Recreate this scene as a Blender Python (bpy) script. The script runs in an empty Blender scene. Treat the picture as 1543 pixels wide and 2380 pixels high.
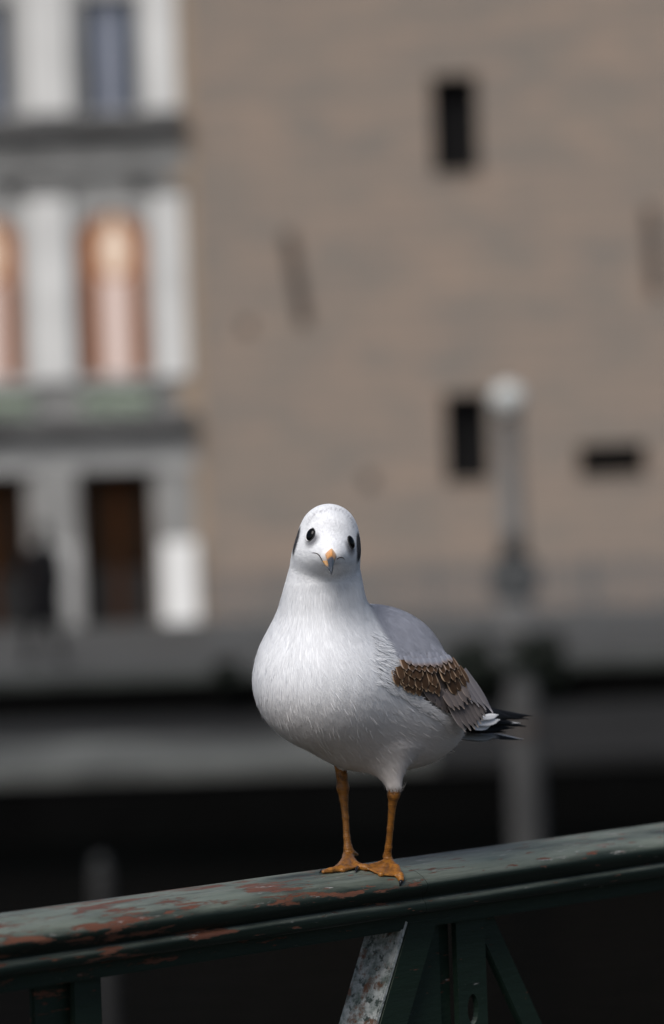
import bpy, bmesh, math, random
import numpy as np
from mathutils import Matrix, Vector

random.seed(7)
rng = np.random.default_rng(7)
scene = bpy.context.scene
col = scene.collection

# ------------------------------------------------------------------ camera
HC = 2.5                                   # eye height above the far street
FOC, SENS = 135.0, 36.0
PXM = SENS / FOC / 2380.0                  # tangent of one reference pixel (1543 x 2380 layout grid)
PITCH, ROLL = 80 * PXM, math.radians(-2.0)
cam_d = bpy.data.cameras.new('camera')
cam = bpy.data.objects.new('camera', cam_d)
col.objects.link(cam)
cam_d.lens = FOC
cam_d.sensor_fit = 'VERTICAL'
cam_d.sensor_height = SENS
cam_d.sensor_width = 24
cam_d.clip_start, cam_d.clip_end = 0.1, 2000
RC = Matrix.Rotation(math.pi / 2 - PITCH, 3, 'X') @ Matrix.Rotation(ROLL, 3, 'Z')
cam.matrix_world = Matrix.Translation((0, 0, HC)) @ RC.to_4x4()
cam_d.dof.use_dof = True
cam_d.dof.focus_distance = 2.95
cam_d.dof.aperture_fstop = 5.0
cam_d.dof.aperture_blades = 0
scene.camera = cam

# ------------------------------------------------------------------ light
SUN_EL, SUN_AZ = math.radians(52), math.radians(-154)     # azimuth from +Y, clockwise: behind and left of the camera
world = bpy.data.worlds.new('World')
scene.world = world
world.use_nodes = True
wn = world.node_tree
sky = wn.nodes.new('ShaderNodeTexSky')
sky.sky_type = 'NISHITA'
sky.sun_disc = False
sky.sun_elevation = SUN_EL
sky.sun_rotation = SUN_AZ
sky.air_density, sky.dust_density, sky.ozone_density = 1.0, 3.0, 1.0
wn.nodes['Background'].inputs['Strength'].default_value = 0.042
wn.links.new(sky.outputs[0], wn.nodes['Background'].inputs['Color'])
sun_d = bpy.data.lights.new('sun', 'SUN')
sun_d.energy, sun_d.angle, sun_d.color = 1.5, math.radians(38), (1.0, 0.97, 0.93)
sun = bpy.data.objects.new('sun', sun_d)
col.objects.link(sun)
sdir = Vector((math.sin(SUN_AZ) * math.cos(SUN_EL), math.cos(SUN_AZ) * math.cos(SUN_EL), math.sin(SUN_EL)))
sun.rotation_euler = sdir.to_track_quat('Z', 'Y').to_euler()
vs = scene.view_settings
vs.view_transform, vs.look, vs.exposure, vs.gamma = 'Standard', 'None', 1.1, 1.0
vs.use_curve_mapping = False
scene.render.engine = 'CYCLES'
scene.cycles.use_denoising = True
scene.cycles.max_bounces = 6

# ------------------------------------------------------------------ helpers
def U(px, py, D):
    """world X, Z where the layout grid point meets the vertical plane Y = D"""
    d = RC @ Vector(((px - 771.5) * PXM, (1190 - py) * PXM, -1))
    return d.x / d.y * D, HC + d.z / d.y * D

def span(x0, y0, x1, y1, D):
    xm, ym = (x0 + x1) / 2, (y0 + y1) / 2
    return U(x0, ym, D)[0], U(x1, ym, D)[0], U(xm, y1, D)[1], U(xm, y0, D)[1]

def tag(o, label=None, cat=None, group=None, kind=None):
    for k, v in (('label', label), ('category', cat), ('group', group), ('kind', kind)):
        if v:
            o[k] = v
    return o

def empty(name, loc=(0, 0, 0), rot=None):
    o = bpy.data.objects.new(name, None)
    o.empty_display_size = 0.1
    col.objects.link(o)
    o.location = loc
    if rot is not None:
        o.rotation_euler = rot
    return o

def mesh_obj(name, verts, faces, mat, parent=None, smooth=False, colors=None):
    me = bpy.data.meshes.new(name)
    me.from_pydata([tuple(map(float, v)) for v in verts] if not isinstance(verts, np.ndarray) else verts.tolist(), [], faces if isinstance(faces, list) else faces.tolist())
    if colors is not None:
        a = me.attributes.new('Col', 'FLOAT_COLOR', 'POINT')
        c = np.ones((len(colors), 4), np.float32)
        c[:, :3] = colors
        a.data.foreach_set('color', c.ravel())
    if smooth:
        me.polygons.foreach_set('use_smooth', [True] * len(me.polygons))
    me.update()
    if mat:
        me.materials.append(mat)
    o = bpy.data.objects.new(name, me)
    col.objects.link(o)
    o.parent = parent
    return o

class MB:
    def __init__(self):
        self.v, self.f = [], []
    def add(self, vs_, fs):
        n = len(self.v)
        self.v += [tuple(p) for p in vs_]
        self.f += [tuple(i + n for i in f) for f in fs]
        return self
    def box(self, x0, x1, y0, y1, z0, z1):
        return self.add([(x0, y0, z0), (x1, y0, z0), (x1, y1, z0), (x0, y1, z0), (x0, y0, z1), (x1, y0, z1), (x1, y1, z1), (x0, y1, z1)],
                        [(0, 3, 2, 1), (4, 5, 6, 7), (0, 1, 5, 4), (1, 2, 6, 5), (2, 3, 7, 6), (3, 0, 4, 7)])
    def lathe(self, prof, seg=20, cx=0, cy=0):
        vs_, fs = [], []
        for r, z in prof:
            for i in range(seg):
                a = 2 * math.pi * i / seg
                vs_.append((cx + r * math.cos(a), cy + r * math.sin(a), z))
        for j in range(len(prof) - 1):
            for i in range(seg):
                k = (i + 1) % seg
                fs.append((j * seg + i, j * seg + k, (j + 1) * seg + k, (j + 1) * seg + i))
        fs.append(tuple(range(seg))[::-1])
        fs.append(tuple((len(prof) - 1) * seg + i for i in range(seg)))
        return self.add(vs_, fs)
    def prism(self, poly, y0, y1):
        """polygon in x,z extruded along y"""
        n = len(poly)
        vs_ = [(x, y0, z) for x, z in poly] + [(x, y1, z) for x, z in poly]
        fs = [tuple(range(n)), tuple(range(2 * n - 1, n - 1, -1))]
        for i in range(n):
            k = (i + 1) % n
            fs.append((i, i + n, k + n, k))
        return self.add(vs_, fs)
    def obj(self, name, mat, parent=None, smooth=False, bevel=0.0):
        me = bpy.data.meshes.new(name)
        me.from_pydata(self.v, [], self.f)
        bm = bmesh.new()
        bm.from_mesh(me)
        bmesh.ops.recalc_face_normals(bm, faces=bm.faces)
        if bevel:
            bmesh.ops.bevel(bm, geom=list(bm.edges), offset=bevel, segments=2, affect='EDGES', clamp_overlap=True)
        bm.to_mesh(me)
        bm.free()
        if smooth:
            me.polygons.foreach_set('use_smooth', [True] * len(me.polygons))
        me.materials.append(mat)
        o = bpy.data.objects.new(name, me)
        col.objects.link(o)
        o.parent = parent
        return o

def box(name, x0, x1, y0, y1, z0, z1, mat, parent=None, bevel=0.0):
    return MB().box(x0, x1, y0, y1, z0, z1).obj(name, mat, parent, bevel=bevel)

# ------------------------------------------------------------------ materials
def nodes_of(m):
    m.use_nodes = True
    nt = m.node_tree
    return nt, nt.nodes['Principled BSDF']

def mat(name, c, rough=0.7, var=0.12, scale=3.0, bump=0.0, spec=0.4, metal=0.0, stretch=(1, 1, 1), c2=None):
    m = bpy.data.materials.new(name)
    nt, p = nodes_of(m)
    N, L = nt.nodes.new, nt.links.new
    tc = N('ShaderNodeTexCoord')
    mp = N('ShaderNodeMapping')
    mp.inputs['Scale'].default_value = stretch
    nz = N('ShaderNodeTexNoise')
    nz.inputs['Scale'].default_value = scale
    nz.inputs['Detail'].default_value = 6
    mx = N('ShaderNodeMix')
    mx.data_type = 'RGBA'
    d = c2 if c2 else tuple(v * (1 - 2 * var) for v in c)
    e = c if c2 else tuple(min(1, v * (1 + 2 * var)) for v in c)
    mx.inputs[6].default_value = (*d, 1)
    mx.inputs[7].default_value = (*e, 1)
    L(tc.outputs['Object'], mp.inputs[0])
    L(mp.outputs[0], nz.inputs['Vector'])
    rp = N('ShaderNodeMapRange')
    rp.inputs[1].default_value, rp.inputs[2].default_value = 0.3, 0.7
    L(nz.outputs[0], rp.inputs[0])
    L(rp.outputs[0], mx.inputs[0])
    L(mx.outputs[2], p.inputs['Base Color'])
    p.inputs['Roughness'].default_value = rough
    p.inputs['Specular IOR Level'].default_value = spec
    p.inputs['Metallic'].default_value = metal
    if bump:
        b = N('ShaderNodeBump')
        b.inputs['Strength'].default_value = 0.5
        b.inputs['Distance'].default_value = bump
        L(nz.outputs[0], b.inputs['Height'])
        L(b.outputs[0], p.inputs['Normal'])
    return m

def attr_mat(name, rough=0.75, spec=0.2, sheen=0.0, transl=0.0, bump=None):
    m = bpy.data.materials.new(name)
    nt, p = nodes_of(m)
    a = nt.nodes.new('ShaderNodeAttribute')
    a.attribute_name = 'Col'
    nt.links.new(a.outputs['Color'], p.inputs['Base Color'])
    p.inputs['Roughness'].default_value = rough
    p.inputs['Specular IOR Level'].default_value = spec
    p.inputs['Sheen Weight'].default_value = sheen
    if transl:
        t = nt.nodes.new('ShaderNodeBsdfTranslucent')
        mx = nt.nodes.new('ShaderNodeMixShader')
        mx.inputs[0].default_value = transl
        nt.links.new(a.outputs['Color'], t.inputs['Color'])
        nt.links.new(p.outputs[0], mx.inputs[1])
        nt.links.new(t.outputs[0], mx.inputs[2])
        nt.links.new(mx.outputs[0], nt.nodes['Material Output'].inputs[0])
    if bump:
        sc, dist = bump
        tc = nt.nodes.new('ShaderNodeTexCoord')
        nz = nt.nodes.new('ShaderNodeTexNoise')
        nz.inputs['Scale'].default_value = sc
        nz.inputs['Detail'].default_value = 5
        b = nt.nodes.new('ShaderNodeBump')
        b.inputs['Distance'].default_value = dist
        b.inputs['Strength'].default_value = 0.6
        nt.links.new(tc.outputs['Object'], nz.inputs['Vector'])
        nt.links.new(nz.outputs[0], b.inputs['Height'])
        nt.links.new(b.outputs[0], p.inputs['Normal'])
    return m

def emit_mat(name, c, base, strength):
    m = bpy.data.materials.new(name)
    nt, p = nodes_of(m)
    p.inputs['Base Color'].default_value = (*base, 1)
    p.inputs['Emission Color'].default_value = (*c, 1)
    p.inputs['Emission Strength'].default_value = strength
    return m

def glass_mat(name, tint=(1, 1, 1), refl=0.35):
    m = bpy.data.materials.new(name)
    nt, p = nodes_of(m)
    t = nt.nodes.new('ShaderNodeBsdfTransparent')
    t.inputs[0].default_value = (*tint, 1)
    g = nt.nodes.new('ShaderNodeBsdfGlossy')
    g.inputs['Roughness'].default_value = 0.05
    fr = nt.nodes.new('ShaderNodeFresnel')
    fr.inputs[0].default_value = 1.45
    mx = nt.nodes.new('ShaderNodeMixShader')
    nt.links.new(fr.outputs[0], mx.inputs[0])
    nt.links.new(t.outputs[0], mx.inputs[1])
    nt.links.new(g.outputs[0], mx.inputs[2])
    nt.links.new(mx.outputs[0], nt.nodes['Material Output'].inputs[0])
    return m

def wall_mat():
    """coursed rubble: warm beige blocks with soft joints"""
    m = bpy.data.materials.new('tower_stone')
    nt, p = nodes_of(m)
    N, L = nt.nodes.new, nt.links.new
    tc = N('ShaderNodeTexCoord')
    sp = N('ShaderNodeSeparateXYZ')
    cb = N('ShaderNodeCombineXYZ')
    L(tc.outputs['Object'], sp.inputs[0])
    L(sp.outputs[0], cb.inputs[0])
    L(sp.outputs[2], cb.inputs[1])
    br = N('ShaderNodeTexBrick')
    br.inputs['Scale'].default_value = 1.0
    br.inputs['Brick Width'].default_value = 0.75
    br.inputs['Row Height'].default_value = 0.32
    br.inputs['Mortar Size'].default_value = 0.012
    br.inputs['Mortar Smooth'].default_value = 0.4
    br.inputs['Color1'].default_value = (0.302, 0.240, 0.196, 1)
    br.inputs['Color2'].default_value = (0.238, 0.208, 0.180, 1)
    br.inputs['Mortar'].default_value = (0.225, 0.195, 0.165, 1)
    L(cb.outputs[0], br.inputs['Vector'])
    nz = N('ShaderNodeTexNoise')
    nz.inputs['Scale'].default_value = 0.9
    nz.inputs['Detail'].default_value = 7
    mp = N('ShaderNodeMapping')
    mp.inputs['Scale'].default_value = (0.5, 1, 1.6)
    L(tc.outputs['Object'], mp.inputs[0])
    L(mp.outputs[0], nz.inputs['Vector'])
    mx = N('ShaderNodeMix')
    mx.data_type = 'RGBA'
    mx.blend_type = 'MULTIPLY'
    mx.inputs[0].default_value = 1.0
    cr = N('ShaderNodeValToRGB')
    cr.color_ramp.elements[0].color = (0.86, 0.88, 0.90, 1)
    cr.color_ramp.elements[0].position = 0.3
    cr.color_ramp.elements[1].color = (1.05, 1.01, 0.98, 1)
    cr.color_ramp.elements[1].position = 0.7
    L(nz.outputs[0], cr.inputs[0])
    L(br.outputs['Color'], mx.inputs[6])
    L(cr.outputs[0], mx.inputs[7])
    L(mx.outputs[2], p.inputs['Base Color'])
    p.inputs['Roughness'].default_value = 0.9
    b = N('ShaderNodeBump')
    b.inputs['Distance'].default_value = 0.02
    L(br.outputs['Fac'], b.inputs['Height'])
    b.invert = True
    L(b.outputs[0], p.inputs['Normal'])
    return m

def paint_mat(name, worn=1.0, dk=1.0):
    """weathered dark green rail paint: chalky on the sky side, red lead primer and bare pale scratches in patches"""
    m = bpy.data.materials.new(name)
    nt, p = nodes_of(m)
    N, L = nt.nodes.new, nt.links.new
    tc = N('ShaderNodeTexCoord')
    mp = N('ShaderNodeMapping')
    mp.inputs['Scale'].default_value = (1, 5.5, 5.5)
    L(tc.outputs['Object'], mp.inputs[0])
    def noise(scale, detail=8, rough=0.6, off=0.0, src=mp):
        n = N('ShaderNodeTexNoise')
        n.noise_dimensions = '4D'
        n.inputs['W'].default_value = off
        n.inputs['Scale'].default_value = scale
        n.inputs['Detail'].default_value = detail
        n.inputs['Roughness'].default_value = rough
        L(src.outputs[0], n.inputs['Vector'])
        return n.outputs[0]
    def ramp(v, a, b):
        r = N('ShaderNodeMapRange')
        r.interpolation_type = 'SMOOTHSTEP'
        r.inputs[1].default_value, r.inputs[2].default_value = a, b
        L(v, r.inputs[0])
        return r.outputs[0]
    def math_(op, a, b):
        n = N('ShaderNodeMath')
        n.operation = op
        for i, v in enumerate((a, b)):
            if isinstance(v, (int, float)):
                n.inputs[i].default_value = v
            else:
                L(v, n.inputs[i])
        return n.outputs[0]
    def mix(f, a, b):
        n = N('ShaderNodeMix')
        n.data_type = 'RGBA'
        if isinstance(f, (int, float)):
            n.inputs[0].default_value = f
        else:
            L(f, n.inputs[0])
        for i, v in ((6, a), (7, b)):
            if isinstance(v, tuple):
                n.inputs[i].default_value = (*v, 1)
            else:
                L(v, n.inputs[i])
        return n.outputs[2]
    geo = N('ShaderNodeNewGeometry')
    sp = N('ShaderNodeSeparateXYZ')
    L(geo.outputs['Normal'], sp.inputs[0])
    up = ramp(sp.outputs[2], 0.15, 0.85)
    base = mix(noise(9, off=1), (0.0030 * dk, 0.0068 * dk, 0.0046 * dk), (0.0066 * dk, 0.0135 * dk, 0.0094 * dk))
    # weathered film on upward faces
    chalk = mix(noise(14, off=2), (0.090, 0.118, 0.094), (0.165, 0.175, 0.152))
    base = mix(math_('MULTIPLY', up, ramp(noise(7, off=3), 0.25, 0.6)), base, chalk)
    # red primer patches, denser on one stretch of the rail
    so = N('ShaderNodeSeparateXYZ')
    L(tc.outputs['Object'], so.inputs[0])
    lefty = ramp(so.outputs[0], 0.10, -0.25)
    pm = math_('ADD', noise(15, off=4, detail=10, rough=0.68), math_('MULTIPLY', lefty, 0.09))
    pm = math_('ADD', pm, math_('MULTIPLY', ramp(sp.outputs[2], -0.1, 0.6), 0.05 * worn))
    prim = ramp(pm, 0.652, 0.685)
    prim2 = ramp(math_('ADD', noise(42, off=9, detail=8), math_('MULTIPLY', ramp(sp.outputs[2], 0.0, 0.7), 0.05 * worn)), 0.655, 0.68)
    prim = math_('MAXIMUM', prim, prim2)
    redc = mix(noise(30, off=5), (0.060, 0.016, 0.010), (0.16, 0.075, 0.045))
    base = mix(prim, base, redc)
    # pale scrapes
    sm = math_('ADD', noise(26, off=6, detail=12, rough=0.75), math_('MULTIPLY', ramp(sp.outputs[2], 0.1, 0.7), 0.06 * worn))
    scr = ramp(sm, 0.635, 0.70)
    base = mix(scr, base, (0.34, 0.34, 0.33))
    mp2 = N('ShaderNodeMapping')
    mp2.inputs['Scale'].default_value = (0.5, 14, 14)
    L(tc.outputs['Object'], mp2.inputs[0])
    st = noise(16, off=11, detail=9, rough=0.7, src=mp2)
    base = mix(math_('MULTIPLY', ramp(st, 0.53, 0.66), 0.55 * worn), base, (0.012, 0.016, 0.014))
    st2 = noise(22, off=12, detail=9, rough=0.75, src=mp2)
    base = mix(math_('MULTIPLY', math_('MULTIPLY', ramp(st2, 0.60, 0.70), ramp(sp.outputs[2], -0.1, 0.5)), 0.8 * worn), base, (0.30, 0.29, 0.28))
    L(base, p.inputs['Base Color'])
    ro = ramp(noise(18, off=7), 0.2, 0.8)
    rr = N('ShaderNodeMapRange')
    rr.inputs[3].default_value, rr.inputs[4].default_value = 0.36, 0.62
    L(ro, rr.inputs[0])
    L(rr.outputs[0], p.inputs['Roughness'])
    p.inputs['Specular IOR Level'].default_value = 0.22
    hsum = math_('SUBTRACT', math_('MULTIPLY', noise(40, off=8, detail=10), 0.5), math_('ADD', math_('MULTIPLY', prim, 0.25), math_('MULTIPLY', scr, 0.25)))
    b = N('ShaderNodeBump')
    b.inputs['Distance'].default_value = 0.0016
    b.inputs['Strength'].default_value = 0.8
    L(hsum, b.inputs['Height'])
    L(b.outputs[0], p.inputs['Normal'])
    return m

def peel_mat():
    m = bpy.data.materials.new('peeling_paint_over_rust')
    nt, p = nodes_of(m)
    N, L = nt.nodes.new, nt.links.new
    tc = N('ShaderNodeTexCoord')
    def noise(sc, w, d=10):
        n = N('ShaderNodeTexNoise'); n.noise_dimensions = '4D'
        n.inputs['W'].default_value = w; n.inputs['Scale'].default_value = sc; n.inputs['Detail'].default_value = d; n.inputs['Roughness'].default_value = .7
        L(tc.outputs['Object'], n.inputs['Vector'])
        return n.outputs[0]
    def mix(f, a, b, lo, hi):
        r = N('ShaderNodeMapRange'); r.inputs[1].default_value, r.inputs[2].default_value = lo, hi
        L(f, r.inputs[0])
        n = N('ShaderNodeMix'); n.data_type = 'RGBA'
        L(r.outputs[0], n.inputs[0])
        for i, v in ((6, a), (7, b)):
            if isinstance(v, tuple): n.inputs[i].default_value = (*v, 1)
            else: L(v, n.inputs[i])
        return n.outputs[2]
    c = mix(noise(120, 1), (0.11, 0.14, 0.125), (0.42, 0.44, 0.43), .4, .6)
    c = mix(noise(110, 2), c, (0.030, 0.045, 0.038), .52, .58)
    c = mix(noise(70, 3), c, (0.13, 0.052, 0.022), .53, .62)
    L(c, p.inputs['Base Color'])
    p.inputs['Roughness'].default_value = .7
    b = N('ShaderNodeBump'); b.inputs['Distance'].default_value = .003
    L(noise(80, 4), b.inputs['Height']); L(b.outputs[0], p.inputs['Normal'])
    return m

def water_mat():
    m = bpy.data.materials.new('river_water')
    nt, p = nodes_of(m)
    p.inputs['Base Color'].default_value = (0.0015, 0.0017, 0.0017, 1)
    p.inputs['Roughness'].default_value = 0.3
    p.inputs['Specular IOR Level'].default_value = 0.5
    p.inputs['IOR'].default_value = 1.012
    tc = nt.nodes.new('ShaderNodeTexCoord')
    nz = nt.nodes.new('ShaderNodeTexNoise')
    nz.inputs['Scale'].default_value = 1.6
    nz.inputs['Detail'].default_value = 4
    b = nt.nodes.new('ShaderNodeBump')
    b.inputs['Distance'].default_value = 0.12
    nt.links.new(tc.outputs['Object'], nz.inputs['Vector'])
    nt.links.new(nz.outputs[0], b.inputs['Height'])
    nt.links.new(b.outputs[0], p.inputs['Normal'])
    return m

M = {}
M['tower'] = wall_mat()
M['ochre'] = mat('ochre_strip', (0.33, 0.255, 0.19), 0.9, 0.08, 1.5)
M['white'] = mat('white_limewash', (0.62, 0.62, 0.61), 0.8, 0.05, 1.2)
M['bright'] = mat('fresh_white_paint', (0.82, 0.82, 0.81), 0.6, 0.02, 2)
M['grey'] = mat('grey_facade_stone', (0.25, 0.25, 0.245), 0.85, 0.12, 1.2)
M['lightgrey'] = mat('light_facade_stone', (0.36, 0.36, 0.355), 0.85, 0.12, 1.0)
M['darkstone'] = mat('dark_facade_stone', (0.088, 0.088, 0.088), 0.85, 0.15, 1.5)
M['doorwood'] = mat('stained_door_wood', (0.042, 0.014, 0.003), 0.8, 0.25, 4, spec=.08, stretch=(4, 4, 0.6))
M['doorpanel'] = mat('dark_door_panel', (0.012, 0.007, 0.004), 0.8, 0.2, 4, spec=.08)
M['doorkick'] = mat('door_kick_plate', (0.008, 0.008, 0.008), 0.5, 0.2, 4)
M['bluepane'] = mat('dark_blue_glazing', (0.030, 0.042, 0.066), 0.2, 0.15, 0.8, spec=0.35)
M['bluecurtain'] = mat('pale_blue_blind', (0.21, 0.23, 0.285), 0.7, 0.06, 2)
M['frame'] = mat('grey_window_frame', (0.30, 0.30, 0.30), 0.6, 0.05, 2)
M['warmcurtain'] = emit_mat('orange_drape_lit_from_inside', (1.0, 0.40, 0.17), (0.28, 0.13, 0.065), 0.11)
M['warmlow'] = emit_mat('brown_drape_lit_from_inside', (1.0, 0.38, 0.17), (0.20, 0.085, 0.045), 0.075)
M['pinkcurtain'] = emit_mat('pale_net_curtain_lit_from_inside', (1.0, 0.78, 0.70), (0.62, 0.58, 0.57), 0.24)
M['lampglow'] = emit_mat('lit_ceiling_lamp', (1.0, 0.80, 0.62), (0.8, 0.72, 0.66), 0.30)
M['glass'] = glass_mat('window_glass')
M['slit'] = mat('slit_interior', (0.009, 0.009, 0.0095), 0.9, 0.1, 2, spec=.1)
M['iron'] = mat('rusted_wall_iron', (0.055, 0.040, 0.032), 0.7, 0.2, 6)
M['street'] = mat('street_asphalt', (0.046, 0.047, 0.047), 0.9, 0.15, 0.6)
M['coping'] = mat('mossy_coping_stone', (0.040, 0.046, 0.041), 0.9, 0.2, 1.3)
M['quay'] = mat('darkened_quay_stone', (0.0018, 0.0019, 0.0019), 0.9, 0.2, 1.2, spec=.05)  # near-black base colour carries the deep shade of the lower bank
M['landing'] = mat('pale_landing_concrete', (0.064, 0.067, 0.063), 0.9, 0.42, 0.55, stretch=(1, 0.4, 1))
M['landingdark'] = mat('dark_landing_concrete', (0.011, 0.0115, 0.0115), 0.8, 0.25, 0.4, spec=.2)  # darker concrete for the right end and the strip along the wall
M['water'] = water_mat()
M['deck'] = mat('bridge_asphalt', (0.04, 0.04, 0.04), 0.9, 0.15, 4)
M['lamppost'] = mat('grey_lamp_paint', (0.17, 0.165, 0.16), 0.5, 0.08, 3)
M['lampiron'] = mat('dark_cast_iron', (0.012, 0.013, 0.013), 0.6, 0.2, 5)
M['globe'] = mat('opal_lamp_glass', (0.50, 0.52, 0.51), 0.25, 0.02, 2)
M['fence'] = mat('galvanised_fence', (0.11, 0.115, 0.12), 0.5, 0.1, 4)
M['pile'] = mat('pale_post', (0.058, 0.058, 0.058), 0.8, 0.35, 1.0, stretch=(1, 1, 0.4))
M['darkpile'] = mat('tarred_timber_pile', (0.016, 0.016, 0.016), 0.8, 0.2, 2)
M['leaf'] = mat('dark_ivy_leaf', (0.006, 0.011, 0.006), 0.6, 0.3, 6)
M['boxleaf'] = mat('pale_green_window_plant', (0.50, 0.57, 0.48), 0.6, 0.15, 8)
M['stem'] = mat('woody_stem', (0.05, 0.035, 0.025), 0.9, 0.2, 8)
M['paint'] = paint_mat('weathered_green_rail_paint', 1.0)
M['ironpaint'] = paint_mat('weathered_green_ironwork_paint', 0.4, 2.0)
M['peeling'] = peel_mat()
M['plumage'] = attr_mat('gull_plumage', 0.8, 0.12, 0.15)
M['fluff'] = attr_mat('gull_fluff', 0.8, 0.1, 0.1, 0.25)
M['vane'] = attr_mat('flight_feather_vane', 0.65, 0.12, 0.0, 0.06)
M['skin'] = attr_mat('orange_leg_skin', 0.42, 0.45, 0, 0, (0.9, 0.0007))
def ring_bump(m):
    nt = m.node_tree
    p = nt.nodes['Principled BSDF']
    tc = nt.nodes.new('ShaderNodeTexCoord')
    wv = nt.nodes.new('ShaderNodeTexWave')
    wv.bands_direction = 'Z'
    wv.inputs['Scale'].default_value = 0.17
    wv.inputs['Distortion'].default_value = 5.0
    wv.inputs['Detail Scale'].default_value = 0.4
    b = nt.nodes.new('ShaderNodeBump')
    b.inputs['Distance'].default_value = 0.0006
    b.inputs['Strength'].default_value = 0.22
    nt.links.new(tc.outputs['Object'], wv.inputs['Vector'])
    nt.links.new(wv.outputs['Fac'], b.inputs['Height'])
    nt.links.new(p.inputs['Normal'].links[0].from_socket, b.inputs['Normal'])
    nt.links.new(b.outputs[0], p.inputs['Normal'])
ring_bump(M['skin'])
M['beak'] = attr_mat('beak_horn', 0.32, 0.5, 0, 0, (0.5, 0.0003))
M['claw'] = mat('black_claw_horn', (0.008, 0.008, 0.010), 0.3, 0.1, 50)
M['gape'] = mat('dark_gape_skin', (0.035, 0.022, 0.020), 0.5, 0.2, 1)
M['eye'] = mat('black_glossy_eye', (0.002, 0.002, 0.002), 0.10, 0.0, 1, spec=0.15)
M['cloth'] = attr_mat('pedestrian_clothes', 0.9, 0.15)

# ------------------------------------------------------------------ far bank
def struct(o):
    o['kind'] = 'structure'
    return o

struct(box('street', -60, 60, 50.35, 130, -1.2, 0.0, M['street']))
struct(box('quay_coping', -60, 60, 49.9, 50.35, -0.09, 0.03, M['coping'], bevel=0.02))
struct(box('quay_wall', -60, 60, 50.0, 50.34, -2.5, -0.092, M['quay']))
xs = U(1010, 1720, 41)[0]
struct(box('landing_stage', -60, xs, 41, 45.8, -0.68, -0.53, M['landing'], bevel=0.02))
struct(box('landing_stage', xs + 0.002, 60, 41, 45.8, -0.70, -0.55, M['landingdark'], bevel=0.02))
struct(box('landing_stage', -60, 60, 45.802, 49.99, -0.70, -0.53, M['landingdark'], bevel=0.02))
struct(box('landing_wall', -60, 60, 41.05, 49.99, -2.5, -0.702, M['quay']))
g = mesh_obj('water', [(-400, 4.2, -1.3), (400, 4.2, -1.3), (400, 60, -1.3), (-400, 60, -1.3)], [(0, 1, 2, 3)], M['water'])
struct(g)
struct(mesh_obj('ground', [(-900, 60, -0.9), (900, 60, -0.9), (900, 1500, -0.9), (-900, 1500, -0.9)], [(0, 1, 2, 3)], M['street']))

# ------------------------------------------------------------------ left house
DH = 69.0
house = empty('town_house', (U(262, 1440, DH)[0], DH, 0))
HX = house.location.x
def hb(name, px, y0, y1, m, parent=house, bevel=0.0):
    """box from a layout rectangle; y0..y1 depth relative to the facade (negative = towards the river)"""
    X0, X1, Z0, Z1 = span(*px, DH)
    return box(name, X0 - HX, X1 - HX, y0, y1, Z0, Z1, m, parent, bevel)
XR = U(440, 700, DH)[0] - HX
XL = -11.0
PIT = 295 * PXM * DH                       # bay pitch
zc = lambda y: U(262, y, DH)[1]
bays = (0, -PIT, -2 * PIT)
# wall in storey strips with openings left free
def wall_strip(z0, z1, ops, m, y0=0.0, y1=0.6):
    x = XL
    for a, b in sorted(ops) + [(XR, None)]:
        box('wall', x, a, y0, y1, z0, z1, m, house)
        x = b
pw = PXM * DH
UW = (-28 * pw, 106 * pw)                   # upper window half widths about the bay centre
MW = (-58 * pw, 116 * pw)
DW = (-68 * pw, 104 * pw)
uoff = 0.0
wall_strip(0.0, zc(1098), [(b + DW[0], b + DW[1]) for b in bays], M['grey'])
box('wall', XL, XR, 0.0, 0.6, zc(1098), zc(880), M['grey'], house)
wall_strip(zc(880), zc(560), [(b + MW[0], b + MW[1]) for b in bays], M['lightgrey'])
# arched heads of the middle windows
za = zc(560)
for i, b in enumerate(bays):
    c, r = b + (MW[0] + MW[1]) / 2, (MW[1] - MW[0]) / 2
    n = 12
    arc = [(c + r * math.cos(math.pi * k / n), za + r * 0.80 * math.sin(math.pi * k / n)) for k in range(n + 1)]
    x1 = XR if i == 0 else bays[i - 1] + (MW[0] + MW[1]) / 2
    x0 = XL if i == len(bays) - 1 else None
    zt = zc(470)
    mb = MB()
    for k in range(n):
        (xa, z_a), (xb, z_b) = arc[k], arc[k + 1]
        mb.add([(xa, 0, z_a), (xb, 0, z_b), (xb, 0, zt), (xa, 0, zt), (xa, .6, z_a), (xb, .6, z_b), (xb, .6, zt), (xa, .6, zt)],
               [(0, 1, 2, 3), (4, 5, 6, 7), (0, 1, 5, 4), (2, 3, 7, 6)])
    mb.obj('arch', M['lightgrey'], house)
    box('wall', b + MW[1], XR if i == 0 else bays[i - 1] + MW[0], 0.0, 0.6, za, zt, M['lightgrey'], house)
box('wall', XL, bays[-1] + MW[0], 0.0, 0.6, za, zc(470), M['lightgrey'], house)
box('wall', XL, XR, 0.0, 0.6, zc(470), zc(262), M['grey'], house)
wall_strip(zc(262), zc(-10), [(b + UW[0] - uoff, b + UW[1] - uoff) for b in bays], M['lightgrey'])
box('wall', XL, XR, 0.0, 0.6, zc(-10), 13.5, M['lightgrey'], house)
box('roof', XL - .3, XR + .02, -0.5, 9, 13.5, 14.1, M['darkstone'], house)
box('wall', XL, XR, 2.5, 9, 0, 13.5, M['grey'], house)
# projecting bands
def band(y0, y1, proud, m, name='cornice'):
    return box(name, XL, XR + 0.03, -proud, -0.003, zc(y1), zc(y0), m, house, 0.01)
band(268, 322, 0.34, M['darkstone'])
band(345, 398, 0.14, M['grey'], 'frieze')
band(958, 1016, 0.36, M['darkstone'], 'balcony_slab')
band(1030, 1092, 0.10, M['lightgrey'], 'lintel')
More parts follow.
